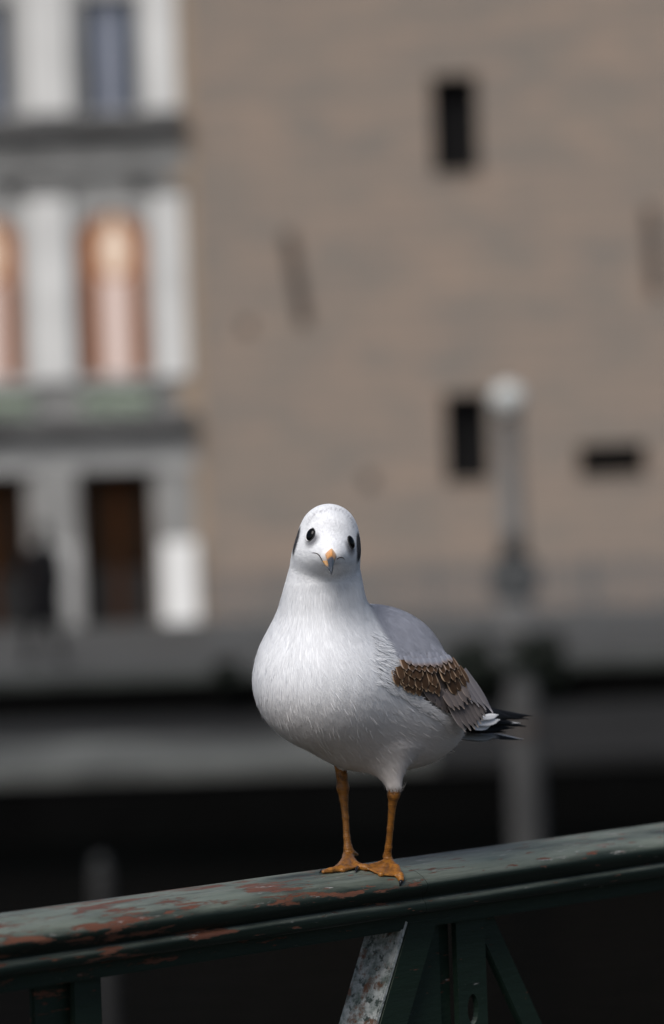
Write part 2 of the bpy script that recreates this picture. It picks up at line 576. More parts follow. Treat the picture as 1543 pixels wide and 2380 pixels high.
# pilasters between the bays
for i, b in enumerate((PIT,) + bays):
    c = b - 115 * pw
    w = (47 if i else 36) * pw
    cu = b - 104 * pw
    if i == 0:
        c, cu = U(398, 700, DH)[0] - HX, U(372, 130, DH)[0] - HX
    box('pilaster', cu - w * 1.08, cu + w * 1.08, -0.16, -0.003, zc(262), zc(-60), M['white'], house, 0.015)
    box('pilaster', c - w, c + w, -0.16, -0.003, zc(884), zc(452), M['white'], house, 0.015)
    box('capital', c - w * 1.15, c + w * 1.15, -0.20, -0.004, zc(452) + 0.004, zc(430), M['grey'], house, 0.015)
    cg = b - 119 * pw if i else U(418, 1250, DH)[0] - HX
    box('pier', cg - w * 0.98, cg + w * 0.98, -0.14, -0.003, zc(1262) + .002, zc(1094), M['grey'], house, 0.01)
    box('pedestal', cg - w * 1.12, cg + w * 1.12, -0.30, -0.003, 0.0, zc(1262), M['bright'] if i == 0 else M['lightgrey'], house, 0.02)
# bosses on the frieze
for b in bays:
    for dx in (-112, 92):
        mb = MB().lathe([(0.02, 0), (0.12, 0.02), (0.15, 0.08), (0.10, 0.14), (0.02, 0.15)], 12)
        o = mb.obj('boss', M['darkstone'], house, True)
        o.rotation_euler = (math.pi / 2, 0, 0)
        o.location = (b + dx * pw, 0.0, zc(425))
for i, b in enumerate(bays):
    # upper window: two dark blue casements either side of a pale blind
    a0, a1, z0, z1 = b + UW[0] - uoff, b + UW[1] - uoff, zc(262), zc(-10)
    w = empty('window', (0, 0, 0)); w.parent = house
    mb = MB()
    for (x0, x1, q0, q1) in ((a0, a0 + .05, z0, z1), (a1 - .05, a1, z0, z1), (a0 + .05, a1 - .05, z0, z0 + .05), (a0 + .05, a1 - .05, z1 - .05, z1)):
        mb.box(x0, x1, 0.14, 0.22, q0, q1)
    mb.obj('window_frame', M['frame'], w)
    t1, t2 = a0 + (a1 - a0) * 0.30, a0 + (a1 - a0) * 0.68
    box('pane', a0 + .05, t1, 0.17, 0.19, z0 + .05, z1 - .05, M['bluepane'], w)
    box('blind', t1, t2, 0.15, 0.19, z0 + .05, z1 - .05, M['bluecurtain'], w)
    box('pane', t2, a1 - .05, 0.17, 0.19, z0 + .05, z1 - .05, M['bluepane'], w)
    # middle window: arched, lit from inside
    a0, a1, z0, z1 = b + MW[0], b + MW[1], zc(880), zc(560)
    c, r = (a0 + a1) / 2, (a1 - a0) / 2
    w = empty('window', (0, 0, 0)); w.parent = house
    zm = zc(642)
    cw = 30 * pw
    # drapes with a wavy fold
    def drape(x0, x1, q0, q1, m, y=0.45, amp=0.04, nf=5):
        n = nf * 6
        vs_, fs = [], []
        for k in range(n + 1):
            t = k / n
            yy = y + amp * math.sin(t * nf * 2 * math.pi)
            vs_ += [(x0 + (x1 - x0) * t, yy, q0), (x0 + (x1 - x0) * t, yy, q1), (x0 + (x1 - x0) * t, yy + .02, q0), (x0 + (x1 - x0) * t, yy + .02, q1)]
        for k in range(n):
            fs += [(4 * k, 4 * k + 4, 4 * k + 5, 4 * k + 1), (4 * k + 2, 4 * k + 3, 4 * k + 7, 4 * k + 6)]
        return MB().add(vs_, fs).obj('drape', m, w, True)
    drape(a0 + .03, c - cw, z0 + .02, zm, M['warmlow'])
    drape(c + cw, a1 - .03, z0 + .02, zm, M['warmlow'])
    drape(c - cw + .004, c + cw - .004, z0 + .02, zm, M['pinkcurtain'], 0.44, 0.02)
    # fanlight glow behind the arch
    n = 14
    arc = [(c + (r - .002) * math.cos(math.pi * k / n), za + r * 0.80 * math.sin(math.pi * k / n)) for k in range(n + 1)]
    poly = [(a0 + .002, zm + .004), (a1 - .002, zm + .004)] + arc
    MB().prism(poly, 0.52, 0.56).obj('fanlight', M['warmcurtain'], w)
    lp = MB().lathe([(0.03, -.34), (0.20, -.28), (0.27, -.05), (0.22, .15), (0.08, .26), (0.03, .5)], 16).obj('ceiling_lamp', M['lampglow'], w, True)
    lp.location = (c + 0.02, 0.34, zc(572)); lp.scale = (0.85, 0.5, 1.5)
    mb = MB()
    mb.box(a0 + .004, a0 + .07, .12, .2, z0, za); mb.box(a1 - .07, a1 - .004, .12, .2, z0, za)
    mb.box(a0 + .07, a1 - .07, .12, .2, z0, z0 + .07)
    for k in range(n):
        (xa, z_a), (xb, z_b) = arc[k], arc[k + 1]
        q = 0.93
        A = [(xa, z_a), (xb, z_b), (c + (xb - c) * q, za + (z_b - za) * q), (c + (xa - c) * q, za + (z_a - za) * q)]
        mb.prism(A, .12, .2)
    mb.obj('window_frame', M['frame'], w)
    box('window_sill', a0 - .1, a1 + .1, -0.18, 0.12, z0 - .11, z0 - .002, M['lightgrey'], w, .01)
    MB().prism([(a0 + .07, z0 + .07), (a1 - .07, z0 + .07)] + [(c + (x - c) * .92, za + (z - za) * .92) for x, z in arc], .155, .16).obj('pane', M['glass'], w)
    # door
    a0, a1, z1 = b + DW[0], b + DW[1], zc(1098)
    d = empty('door', (0, 0, 0)); d.parent = house
    mb = MB()
    mb.box(a0 + .002, a0 + .11, .20, .32, 0, z1 - .002); mb.box(a1 - .11, a1 - .002, .20, .32, 0, z1 - .002); mb.box(a0 + .11, a1 - .11, .20, .32, z1 - .12, z1 - .002)
    mb.obj('door_frame', M['doorwood'], d)
    cx = (a0 + a1) / 2
    for s0, s1 in ((a0 + .11, cx - .09), (cx + .09, a1 - .11)):
        box('door_panel', s0, s1, .25, .29, z1 * .36, z1 - .12, M['doorpanel'], d, .01)
        box('kick_plate', s0, s1, .24, .30, 0.0, z1 * .36 - .003, M['doorkick'], d, .01)
    box('door_post', cx - .089, cx + .089, .21, .31, 0, z1 - .122, M['doorwood'], d)
    h = MB().lathe([(.012, 0), (.03, .01), (.03, .12), (.012, .13)], 10).obj('handle', M['iron'], d, True)
    h.location = (cx - .14, .2, 1.05)
tag(house, 'pale grey house with white pilasters, lit arched windows and brown doors', 'building')
# window plants on the balcony
for i, b in enumerate(bays[:2]):
    t = empty('window_planter', (HX + b + 28 * pw, DH - 0.19, zc(958)))
    w2 = (0.62, 0.80)[i]
    box('trough', -w2, w2, -.10, .10, 0.0, .16, M['darkstone'], t, .01)
    vs_, fs = [], []
    for k in range(1800):
        p = np.array([rng.uniform(-w2, w2), rng.uniform(-.22, .12), rng.uniform(-.02, .30) + .05 * math.sin(k)])
        a, e = rng.normal(size=3), rng.normal(size=3)
        a = a / np.linalg.norm(a) * .05; e = np.cross(a, e); e = e / np.linalg.norm(e) * .022
        n0 = len(vs_); vs_ += [p - a, p + e, p + a, p - e]; fs.append((n0, n0 + 1, n0 + 2, n0 + 3))
    tag(mesh_obj('foliage', vs_, fs, M['boxleaf'], t), kind='stuff')
    tag(t, ['trough of pale green plants on the balcony under the complete lit window',
            'trough of pale green plants on the balcony under the half-seen lit window'][i], 'planter', 'troughs of plants on the balcony')

# ------------------------------------------------------------------ stone tower
DT = 68.94
tower = empty('stone_tower', (U(1000, 1440, DT)[0], DT, 0))
TX = tower.location.x
TL, TR, TZ = U(462, 700, DT)[0] - TX, 22.0, 19.0
ops = [span(1004, 174, 1112, 402, DT), span(1034, 914, 1138, 1118, DT), span(1344, 1032, 1502, 1104, DT)]
ops = [(a - TX, b - TX, c, d) for a, b, c, d in ops]
xs_ = sorted({TL, TR} | {v for o in ops for v in o[:2]})
zs_ = sorted({-0.2, TZ} | {v for o in ops for v in o[2:]})
mb = MB()
cells = set()
for i in range(len(xs_) - 1):
    for j in range(len(zs_) - 1):
        cx, cz = (xs_[i] + xs_[i + 1]) / 2, (zs_[j] + zs_[j + 1]) / 2
        if not any(a < cx < b and c < cz < d for a, b, c, d in ops):
            cells.add((i, j))
vid = {}
def vtx(i, j, y):
    k = (i, j, y)
    if k not in vid:
        vid[k] = len(mb.v)
        mb.v.append((xs_[i], y, zs_[j]))
    return vid[k]
for i, j in cells:
    mb.f.append((vtx(i, j, 0), vtx(i + 1, j, 0), vtx(i + 1, j + 1, 0), vtx(i, j + 1, 0)))
    for (di, dj, e) in ((-1, 0, ((0, 0), (0, 1))), (1, 0, ((1, 0), (1, 1))), (0, -1, ((0, 0), (1, 0))), (0, 1, ((0, 1), (1, 1)))):
        if (i + di, j + dj) not in cells:
            (p0, q0), (p1, q1) = e
            mb.f.append((vtx(i + p0, j + q0, 0), vtx(i + p1, j + q1, 0), vtx(i + p1, j + q1, 0.4), vtx(i + p0, j + q0, 0.4)))
mb.obj('wall', M['tower'], tower)
box('wall', TL, TR, 0.402, 12, -0.2, TZ, M['slit'], tower)
box('edge_strip', TL - 0.42, TL - .003, -0.03, 12, -0.2, TZ, M['ochre'], tower)  # ochre strip down the tower's left edge, warmer than the wall
box('roof', TL - .5, TR + .3, -.4, 12.4, TZ + .001, TZ + .6, M['darkstone'], tower)
for k, (a, b, c, d) in enumerate(ops):
    w = empty('slit_window', ((a + b) / 2, 0, c)); w.parent = tower
    hw = (b - a) / 2
    box('window_sill', -hw - .03, hw + .03, -.03, .30, -.06, -.003, M['tower'], w)
def anchor(p0, p1, wd):
    (xa, za_), (xb, zb) = U(*p0, DT), U(*p1, DT)
    L_ = math.hypot(xb - xa, zb - za_)
    mb = MB().box(-wd / 2, wd / 2, -.07, -.002, 0, L_)
    mb.lathe([(.04, -.09), (.05, -.085), (.05, 0.0)], 10, 0, 0)
    o = MB().box(-wd / 2, wd / 2, -.07, -.002, 0, L_).obj('wall_anchor', M['iron'], tower, bevel=.008)
    o.location = (xb - TX, 0, zb)
    o.rotation_euler = (0, math.atan2(xa - xb, za_ - zb), 0)
    k = MB().lathe([(.02, .0), (.055, .01), (.06, .05), (.03, .075)], 12).obj('tie_plate', M['iron'], o, True)
    k.rotation_euler = (math.pi / 2, 0, 0); k.location = (0, -.065, L_ / 2)
anchor((668, 540), (706, 750), 0.21)
anchor((1508, 480), (1522, 680), 0.19)
for c, r in (((572, 757), .10), ((857, 1115), .11)):
    x, z = U(*c, DT)
    k = MB().lathe([(r, .0), (r, .03), (r * .6, .06), (r * .3, .07)], 16).obj('tie_plate', M['iron'], tower, True)
    k.rotation_euler = (math.pi / 2, 0, 0); k.location = (x - TX, -.002, z); k.scale = (1, 1, 1)
tag(tower, 'tall beige stone tower wall with black slit windows', 'building')

# ------------------------------------------------------------------ street lamp
DL = 58.0
lx = U(1200, 1485, DL)[0]
lamp = empty('street_lamp', (lx, DL, 0))
zl = lambda y: U(1190, y, DL)[1]
MB().lathe([(.30, 0), (.31, .12), (.27, .2), (.25, .38), (.26, zl(1395))], 20).obj('base', M['lamppost'], lamp, True)
MB().lathe([(.26, zl(1395) + .001), (.37, zl(1375)), (.41, zl(1340)), (.34, zl(1308)), (.21, zl(1290))], 20).obj('base_ring', M['lampiron'], lamp, True)
MB().lathe([(.20, zl(1290) + .001), (.18, zl(1220)), (.165, zl(1100)), (.155, zl(1000)), (.17, zl(995)), (.17, zl(985))], 18).obj('pole', M['lamppost'], lamp, True)
MB().lathe([(.13, zl(985) + .001), (.17, zl(978)), (.15, zl(966))], 18).obj('collar', M['iron'], lamp, True)
R_ = 0.255
zg = zl(928)
MB().lathe([(R_ * math.sin(math.pi * (k + .35) / 14.7), zg - R_ * math.cos(math.pi * (k + .35) / 14.7)) for k in range(15)], 24).obj('globe', M['globe'], lamp, True)
MB().lathe([(.05, zg + R_ - .01), (.06, zg + R_ + .02), (.015, zg + R_ + .08)], 12).obj('finial', M['lampiron'], lamp, True)
tag(lamp, 'grey street lamp with a pale globe standing on the far quay', 'street lamp')

# ------------------------------------------------------------------ quay fence
DF = 56.8
fence = empty('quay_fence', (U(480, 1480, DF)[0], DF, 0))
FX = fence.location.x
fl = 16.0
for z in (1.08, 0.12):
    box('fence_rail', 0, fl, -.02, .02, z, z + .045, M['fence'], fence)
pm = MB().box(-.014, .014, -.014, .014, .166, 1.079)
pk = pm.obj('picket', M['fence'], fence)
xx = 0.06
first = True
x_lamp = lx - FX
post_x = [U(1010 + 365 * k, 1400, DF)[0] - FX for k in (-1, 0, 1, 2, 3, 4)]
while xx < fl:
    if min(abs(xx - q) for q in post_x) > .05:
        if first:
            pk.location.x = xx; first = False
        elif xx < 9.5:
            o = pk.copy(); col.objects.link(o); o.location.x = xx
    xx += .062
po = MB().box(-.04, .04, -.041, .041, 0, 1.2).obj('post', M['fence'], fence, bevel=.006)
for i, q in enumerate(post_x):
    if q > fl: continue
    o = po if i == 0 else po.copy()
    if i: col.objects.link(o)
    o.location.x = q
tag(fence, 'grey metal picket fence along the quay in front of the tower', 'fence')

# ------------------------------------------------------------------ posts in the river
def pile(px, ytop, D, r, m, label):
    x = U(px, 1850, D)[0]
    t = empty('river_post', (x, D, -2.4))
    zt = U(px, ytop, D)[1] + 2.4
    MB().lathe([(r, 0), (r * 1.02, zt * .4), (r * .97, zt - .1), (r * .9, zt - .03)], 18).obj('shaft', m, t, True)
    MB().lathe([(r * .92, zt - .03), (r * .8, zt + .02), (r * .3, zt + .06)], 18).obj('cap', M['lampiron'], t, True)
    MB().lathe([(r * 1.04, zt - .5), (r * 1.06, zt - .49), (r * 1.06, zt - .41), (r * 1.04, zt - .4)], 18).obj('band', M['iron'], t, True)
    tag(t, label, 'pile', 'piles standing in the river')
pile(1222, 1580, 36, 0.155, M['pile'], 'pale upright post in the water below the street lamp')  # pale post built along the vertical streak on the water
pile(228, 2010, 25, 0.07, M['darkpile'], 'thin dark mooring pile just breaking the black water')

# ------------------------------------------------------------------ ivy shrubs on the quay edge
def shrub(px, py, wpx, hpx, D, label, n=1500):
    x, z = U(px, py, D)
    s = PXM * D
    w_, h_ = wpx * s / 2, hpx * s
    t = empty('shrub', (x, D, z))
    vs_, fs = [], []
    for k in range(n):
        a = rng.uniform(0, 2 * math.pi); rr = math.sqrt(rng.uniform(0, 1)); hh = rng.uniform(0, 1)
        lob = 0.8 + .25 * math.sin(3 * a + px) + .15 * math.sin(7 * hh + a)
        env = math.sqrt(max(0, 1 - (2 * hh - 1) ** 2)) * .6 + .4
        p = np.array([w_ * rr * math.cos(a) * lob * env, .32 * rr * math.sin(a) * env, h_ * hh * lob])
        d1, d2 = rng.normal(size=3), rng.normal(size=3)
        d1 = d1 / np.linalg.norm(d1); d2 = np.cross(d1, d2); d2 = d2 / np.linalg.norm(d2)
        d1 *= rng.uniform(.05, .08); d2 *= rng.uniform(.025, .04)
        n0 = len(vs_); vs_ += [p - d1, p + d2, p + d1, p - d2]; fs.append((n0, n0 + 1, n0 + 2, n0 + 3))
    tag(mesh_obj('foliage', vs_, fs, M['leaf'], t), kind='stuff')
    mb = MB()
    for k in range(5):
        dx = (k - 2) * w_ * .25
        mb.add([(dx * .3 - .012, .0, -.02), (dx * .3 + .012, 0, -.02), (dx * .3, .02, -.02), (dx - .006, 0, h_ * .75), (dx + .006, 0, h_ * .75), (dx, .01, h_ * .75)],
               [(0, 1, 4, 3), (1, 2, 5, 4), (2, 0, 3, 5)])
    mb.obj('stem', M['stem'], t)
    tag(t, label, 'shrub', 'dark shrubs on the quay edge')
shrub(1105, 1600, 120, 105, 49.5, 'dark green shrub on the quay edge between the gull and the lamp')
shrub(1262, 1600, 150, 118, 49.5, 'dark green shrub on the quay edge below the street lamp')
shrub(528, 1592, 70, 50, 49.5, 'small low dark shrub on the quay edge before the house corner', 500)

# ------------------------------------------------------------------ implicit surfaces
def ell(P, c, r, Rm=None):
    q = P - np.asarray(c)
    if Rm is not None:
        q = q @ Rm                            # columns of Rm are the local axes
    r = np.asarray(r, float)
    k0 = np.linalg.norm(q / r, axis=-1)
    k1 = np.linalg.norm(q / (r * r), axis=-1) + 1e-9
    return k0 * (k0 - 1) / k1

def cone(P, a, b, ra, rb):
    a, b = np.asarray(a, float), np.asarray(b, float)
    ab = b - a
    t = np.clip(((P - a) @ ab) / (ab @ ab), 0, 1)
    return np.linalg.norm(P - a - t[..., None] * ab, axis=-1) - (ra + (rb - ra) * t)

def smin(a, b, k):
    h = np.clip(0.5 + 0.5 * (b - a) / k, 0, 1)
    return b + (a - b) * h - k * h * (1 - h)

def tri_d(P, a, b, c):
    a, b, c = (np.asarray(v, float) for v in (a, b, c))
    n = np.cross(b - a, c - a); n /= np.linalg.norm(n)
    def seg(p, q):
        pq = q - p
        t = np.clip(((P - p) @ pq) / (pq @ pq), 0, 1)
        return np.linalg.norm(P - p - t[..., None] * pq, axis=-1)
    e = np.minimum(np.minimum(seg(a, b), seg(b, c)), seg(c, a))
    ins = np.ones(P.shape[:-1], bool)
    for p, q in ((a, b), (b, c), (c, a)):
        ins &= ((P - p) @ np.cross(n, q - p)) >= 0
    return np.where(ins, np.abs((P - a) @ n), e)

def surface_nets(f, lo, hi, h):
    lo, hi = np.asarray(lo, float), np.asarray(hi, float)
    n = np.ceil((hi - lo) / h).astype(int) + 1
    F = np.empty(n, np.float32)
    ys, zs = lo[1] + h * np.arange(n[1]), lo[2] + h * np.arange(n[2])
    for i0 in range(0, n[0], 16):
        i1 = min(n[0], i0 + 16)
        X, Y, Z = np.meshgrid(lo[0] + h * np.arange(i0, i1), ys, zs, indexing='ij')
        F[i0:i1] = f(np.stack([X, Y, Z], -1))
    S = F < 0
    m = n - 1
    acc = np.zeros((*m, 3), np.float32); cnt = np.zeros(m, np.float32)
    def sl(a, o):
        return a[o[0]:o[0] + m[0], o[1]:o[1] + m[1], o[2]:o[2] + m[2]]
    for ax in range(3):
        for u in (0, 1):
            for v in (0, 1):
                o0 = [0, 0, 0]; o0[(ax + 1) % 3] = u; o0[(ax + 2) % 3] = v
                o1 = list(o0); o1[ax] = 1
                A, B = sl(F, o0), sl(F, o1)
                x = sl(S, o0) != sl(S, o1)
                t = np.where(x, A / np.where(x, A - B, 1), 0)
                for d in range(3):
                    acc[..., d] += x * (o0[d] + (t if d == ax else 0))
                cnt += x
    act = cnt > 0
    idx = -np.ones(m, int); idx[act] = np.arange(act.sum())
    cells_ = np.argwhere(act)
    V = lo + h * (cells_ + acc[act] / cnt[act][:, None])
    quads = []
    for ax in range(3):
        b_, c_ = (ax + 1) % 3, (ax + 2) % 3
        s0 = [slice(None)] * 3; s1 = [slice(None)] * 3
        s0[ax] = slice(0, -1); s1[ax] = slice(1, None)
        x = S[tuple(s0)] != S[tuple(s1)]
        ins = S[tuple(s0)]
        e = np.argwhere(x)
        fl_ = ins[x]
        ok = (e[:, b_] > 0) & (e[:, c_] > 0) & (e[:, b_] < m[b_]) & (e[:, c_] < m[c_])
        e, fl_ = e[ok], fl_[ok]
        q = []
        for (u, v) in ((1, 1), (0, 1), (0, 0), (1, 0)):
            k = e.copy(); k[:, b_] -= u; k[:, c_] -= v
            q.append(idx[k[:, 0], k[:, 1], k[:, 2]])
        q = np.stack(q, 1)
        q[~fl_] = q[~fl_][:, ::-1]
        quads.append(q)
    return V, np.concatenate(quads)

def grad(f, P, e=0.4):
    g_ = np.stack([f(P + np.eye(3)[i] * e) - f(P - np.eye(3)[i] * e) for i in range(3)], -1)
    return g_ / (np.linalg.norm(g_, axis=-1, keepdims=True) + 1e-9)

def snap(f, P, it=3):
    for _ in range(it):
        P = P - f(P)[..., None] * grad(f, P)
    return P

# ------------------------------------------------------------------ bridge railing
YB = 3.0                                     # distance of the gull
ox, oz = U(854, 2012, YB)
OW = Vector((ox, YB, oz))                    # crown of the handrail under the gull
RA = math.radians(45)
railing = empty('iron_railing', (OW.x, OW.y, OW.z - 1.15), (0, 0, RA))
ZT = 1.15
prof = [(-44, -15), (-43, -9), (-37, -4), (-26, -1.2), (-10, 0), (8, -0.6), (22, -2.8), (33, -6), (40, -10), (43.2, -14.5), (42.5, -19),
        (39, -23), (36.8, -25), (36.8, -26.4), (39.8, -28), (41, -31), (40.4, -36), (37, -38), (12, -38.2), (-12, -38.2), (-37, -38), (-40.4, -36), (-41, -31), (-39.8, -28), (-36.8, -26.4), (-36.8, -25), (-39, -23), (-43, -19)]
def smooth_poly(p, it=2):
    for _ in range(it):
        q = []
        for i in range(len(p)):
            a, b = np.array(p[i]), np.array(p[(i + 1) % len(p)])
            q += [tuple(a * .75 + b * .25), tuple(a * .25 + b * .75)]
        p = q
    return p
profs = smooth_poly(prof, 1)
def top_z(w):
    """height (mm) of the handrail top across the rail"""
    ws, zs = [p[0] for p in prof[1:10]], [p[1] for p in prof[1:10]]
    return float(np.interp(w, ws, zs))
def handrail(s0, s1):
    n = max(2, int((s1 - s0) / 0.02))
    vs_, fs = [], []
    k = len(profs)
    for i in range(n + 1):
        s = s0 + (s1 - s0) * i / n
        end = min(i, n - i)
        sh = 0.9985 if end == 0 else 1.0
        for j, (w, z) in enumerate(profs):
            d = 0.7 * math.sin(s * 9 + j) * math.sin(s * 23 + 2 * j) * (0.5 if z > -4 else 1)
            rr = math.hypot(w, z + 19)
            w_ = w * sh + d * w / rr; z_ = (z + 19) * sh - 19 + d * .4 * (z + 19) / rr
            vs_.append((s, -w_ / 1000, ZT + z_ / 1000))
    for i in range(n):
        for j in range(k):
            a = i * k + j; b = i * k + (j + 1) % k
            fs.append((a, b, b + k, a + k))
    mb = MB().add(vs_, fs)
    for ring in (vs_[:k], vs_[n * k:]):
        mb.add(ring, [tuple(range(k))])
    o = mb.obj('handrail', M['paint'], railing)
    for p in o.data.polygons:
        p.use_smooth = len(p.vertices) == 4
    return o
SEAM = 0.022
handrail(-1.9, SEAM)
handrail(SEAM + 0.0004, 2.6)
# rail frame: local x along, local -y towards the camera (w), z up
RW = Matrix.Rotation(RA, 3, 'Z')
def rail_plane(px, py, w):
    """s, z (m, z relative to the crown) where the sight line meets the vertical plane w (mm) of the railing"""
    d = RC @ Vector(((px - 771.5) * PXM, (1190 - py) * PXM, -1))
    o = RW.transposed() @ (Vector((0, 0, HC)) - OW)
    d = RW.transposed() @ d
    t = (-w / 1000 - o.y) / d.y
    return o.x + d.x * t, o.z + d.z * t
def rbox(name, s0, s1, w0, w1, z0, z1, bevel=.0012, m='ironpaint'):
    return box(name, s0, s1, -w1 / 1000, -w0 / 1000, ZT + z0, ZT + z1, M[m], railing, bevel)
# top chord: an angle iron under the rail
rbox('top_chord', -1.9, 2.6, 18, 24, -0.051, -0.0384)
rbox('top_chord', -1.9, 2.6, -24, 17.9, -0.044, -0.0385)
WF = 24.3
def flat(name, pts, w0, w1, bevel=.001):
    """plate in the plane of the railing from s,z corner points"""
    mb = MB().prism([(s, ZT + z) for s, z in pts], -w1 / 1000, -w0 / 1000)
    return mb.obj(name, M['ironpaint'], railing, bevel=bevel)
HB = -1.05                                   # foot of the posts
def bay(ds):
    def q(px, py, w=WF):
        s, z = rail_plane(px, py, w)
        return s + ds, z
    # vertical leaves of the post
    sA0, sA1 = q(938, 2300, 10)[0], q(1024, 2300, 10)[0]
    rbox('post_leaf', sA0, sA1, 6, 11, HB, -0.0445)
    sB0, sB1 = q(1060, 2260, 16)[0], q(1127, 2260, 16)[0]
    # leaf with a slotted hole
    sh, zh = q(1096, 2345, 16)
    hw, hh = .0062, .012
    n = 10
    mb = MB()
    zt = -0.0445
    y0, y1 = -17.5 / 1000, -12.5 / 1000
    mb.box(sB0, sB1, y0, y1, ZT + zh + hh, ZT + zt)
    mb.box(sB0, sB1, y0, y1, ZT + HB, ZT + zh - hh)
    for sg in (-1, 1):
        edge = sB0 if sg < 0 else sB1
        pts = [(sh + sg * hw * math.sin(math.pi * k / n), ZT + zh + hh * math.cos(math.pi * k / n)) for k in range(n + 1)]
        for k in range(n):
            (a, za_), (b, zb) = pts[k], pts[k + 1]
            mb.prism([(a, za_), (b, zb), (edge, zb), (edge, za_)], y0, y1)
    mb.obj('post_leaf', M['ironpaint'], railing)
    rbox('post_web', sA1 - .004, sB0 + .004, 1, 5.8, HB, -0.0445)
    # left diagonal: an angle iron, its upper leg turned to the sky
    (sa, za_), (sb, zb) = q(1012, 2150), q(934, 2420)
    dx, dz = sb - sa, zb - za_
    L_ = math.hypot(dx, dz); dx /= L_; dz /= L_
    nx, nz = (dz, -dx) if dz * -1 > 0 and dz < 0 else (-dz, dx)
    if nx > 0: nx, nz = -nx, -nz              # towards the upper left
    ext = 1.25
    P0 = (sa - dx * .01, za_ - dz * .01); P1 = (sa + dx * ext, za_ + dz * ext)
    P1 = (sa + dx * (abs(HB - za_) / abs(dz)), HB)
    wd = 0.029
    c = [P0, P1, (P1[0] + nx * wd, P1[1] + nz * wd), (P0[0] + nx * wd, P0[1] + nz * wd)]
    c[0] = (c[0][0], min(c[0][1], -0.0445)); 
    # clip the head under the chord
    def clip(a, b, z=-0.0445):
        t = (z - b[1]) / (a[1] - b[1])
        return (b[0] + (a[0] - b[0]) * min(t, 1), min(z, a[1])) if a[1] > z else a
    c[0], c[3] = clip(c[0], c[1]), clip(c[3], c[2])
    o = flat('brace', c, WF - 5, WF)
    th = .0045
    e0, e1 = c[3], c[2]
    up = [e0, e1, (e1[0] + nx * th, e1[1] + nz * th), (e0[0] + nx * th, e0[1] + nz * th)]
    flat('brace_leg', [(x + nx * .0003, z + nz * .0003) for x, z in up], -15, WF - .2).data.materials[0] = M['peeling']
    # right diagonal, a flat bar behind the post
    (sa, za_), (sb, zb) = q(1137, 2128, 6), q(1251, 2380, 6)
    dx, dz = sb - sa, zb - za_
    L_ = math.hypot(dx, dz); dx /= L_; dz /= L_
    nx, nz = -dz, dx
    if nx < 0: nx, nz = -nx, -nz
    k = abs(HB - za_) / abs(dz)
    P0, P1 = (sa - dx * .03, za_ - dz * .03), (sa + dx * k, HB)
    wd = .021
    c = [P0, P1, (P1[0] - nx * wd, P1[1] - nz * wd), (P0[0] - nx * wd, P0[1] - nz * wd)]
    c[0], c[3] = clip(c[0], c[1]), clip(c[3], c[2])
    flat('brace', c, 4.6, 11.3)
# bays stand 0.62 m apart along the bridge
bay(0.0)
bay(0.95)
# a second post towards the near end
s0 = rail_plane(168, 2330, 16)[0]; s1 = rail_plane(236, 2330, 16)[0]
rbox('post_leaf', s0, s1, 12, 17, HB, -0.0445)
t0, t1 = rail_plane(70, 2330, 6)[0], rail_plane(160, 2330, 6)[0]
rbox('post_leaf', t0, t1, 4, 9, HB, -0.0445)
rbox('post_web', t1 - .004, s0 + .004, -1, 3.8, HB, -0.0445)
rbox('bottom_rail', -1.9, 2.6, -26, 26, HB - .05, HB - .001)
tag(railing, 'green iron bridge railing with peeling paint and red primer', 'railing')
# bridge deck carrying the railing (below the frame)
dk = box('bridge_deck', -6, 6, -.35, 9, -.5, 0, M['deck'], None)
dk.location = (OW.x, OW.y, OW.z - 1.15 + HB - .05 + ZT)
dk.rotation_euler = (0, 0, RA + math.pi)
dk['kind'] = 'structure'

# ------------------------------------------------------------------ the gull
K = PXM * YB * 1000                          # mm per layout pixel at the gull
VR = Matrix((RC.col[0], -RC.col[2], RC.col[1])).transposed()       # view frame: x right, y away, z up
gull = empty('gull', OW)
gull.rotation_mode = 'QUATERNION'
gull.rotation_quaternion = VR.to_quaternion()
gull.scale = (0.001, 0.001, 0.001)           # the bird is laid out in millimetres
CAMP = np.array([-(854 - 771.5) * K, -YB * 1000, (2012 - 1190) * K])
def P(px, py, Y=0.0):
    a = np.array([(px - 854) * K, 0, (2012 - py) * K])
    return CAMP + (a - CAMP) * ((YB * 1000 + Y) / (YB * 1000))
def proj(Q):
    t = (YB * 1000) / (Q[..., 1] - CAMP[1])
    X = CAMP[0] + (Q[..., 0] - CAMP[0]) * t
    Z = CAMP[2] + (Q[..., 2] - CAMP[2]) * t
    return np.stack([X / K + 854, 2012 - Z / K], -1)

PSI, PIT_ = math.radians(48), math.radians(10)
F_ = np.array([-math.sin(PSI) * math.cos(PIT_), -math.cos(PSI) * math.cos(PIT_), math.sin(PIT_)])
L_V = np.array([math.cos(PSI), -math.sin(PSI), 0.0])
U_ = np.cross(F_, L_V)
BR = np.stack([F_, L_V, U_], 1)              # bird axes as columns
C0 = P(860, 1608, 0)
def B(f, l, u):
    return C0 + F_ * f + L_V * l + U_ * u
def mirror(Q):
    d = (Q - C0) @ L_V
    return Q - 2 * d[..., None] * L_V

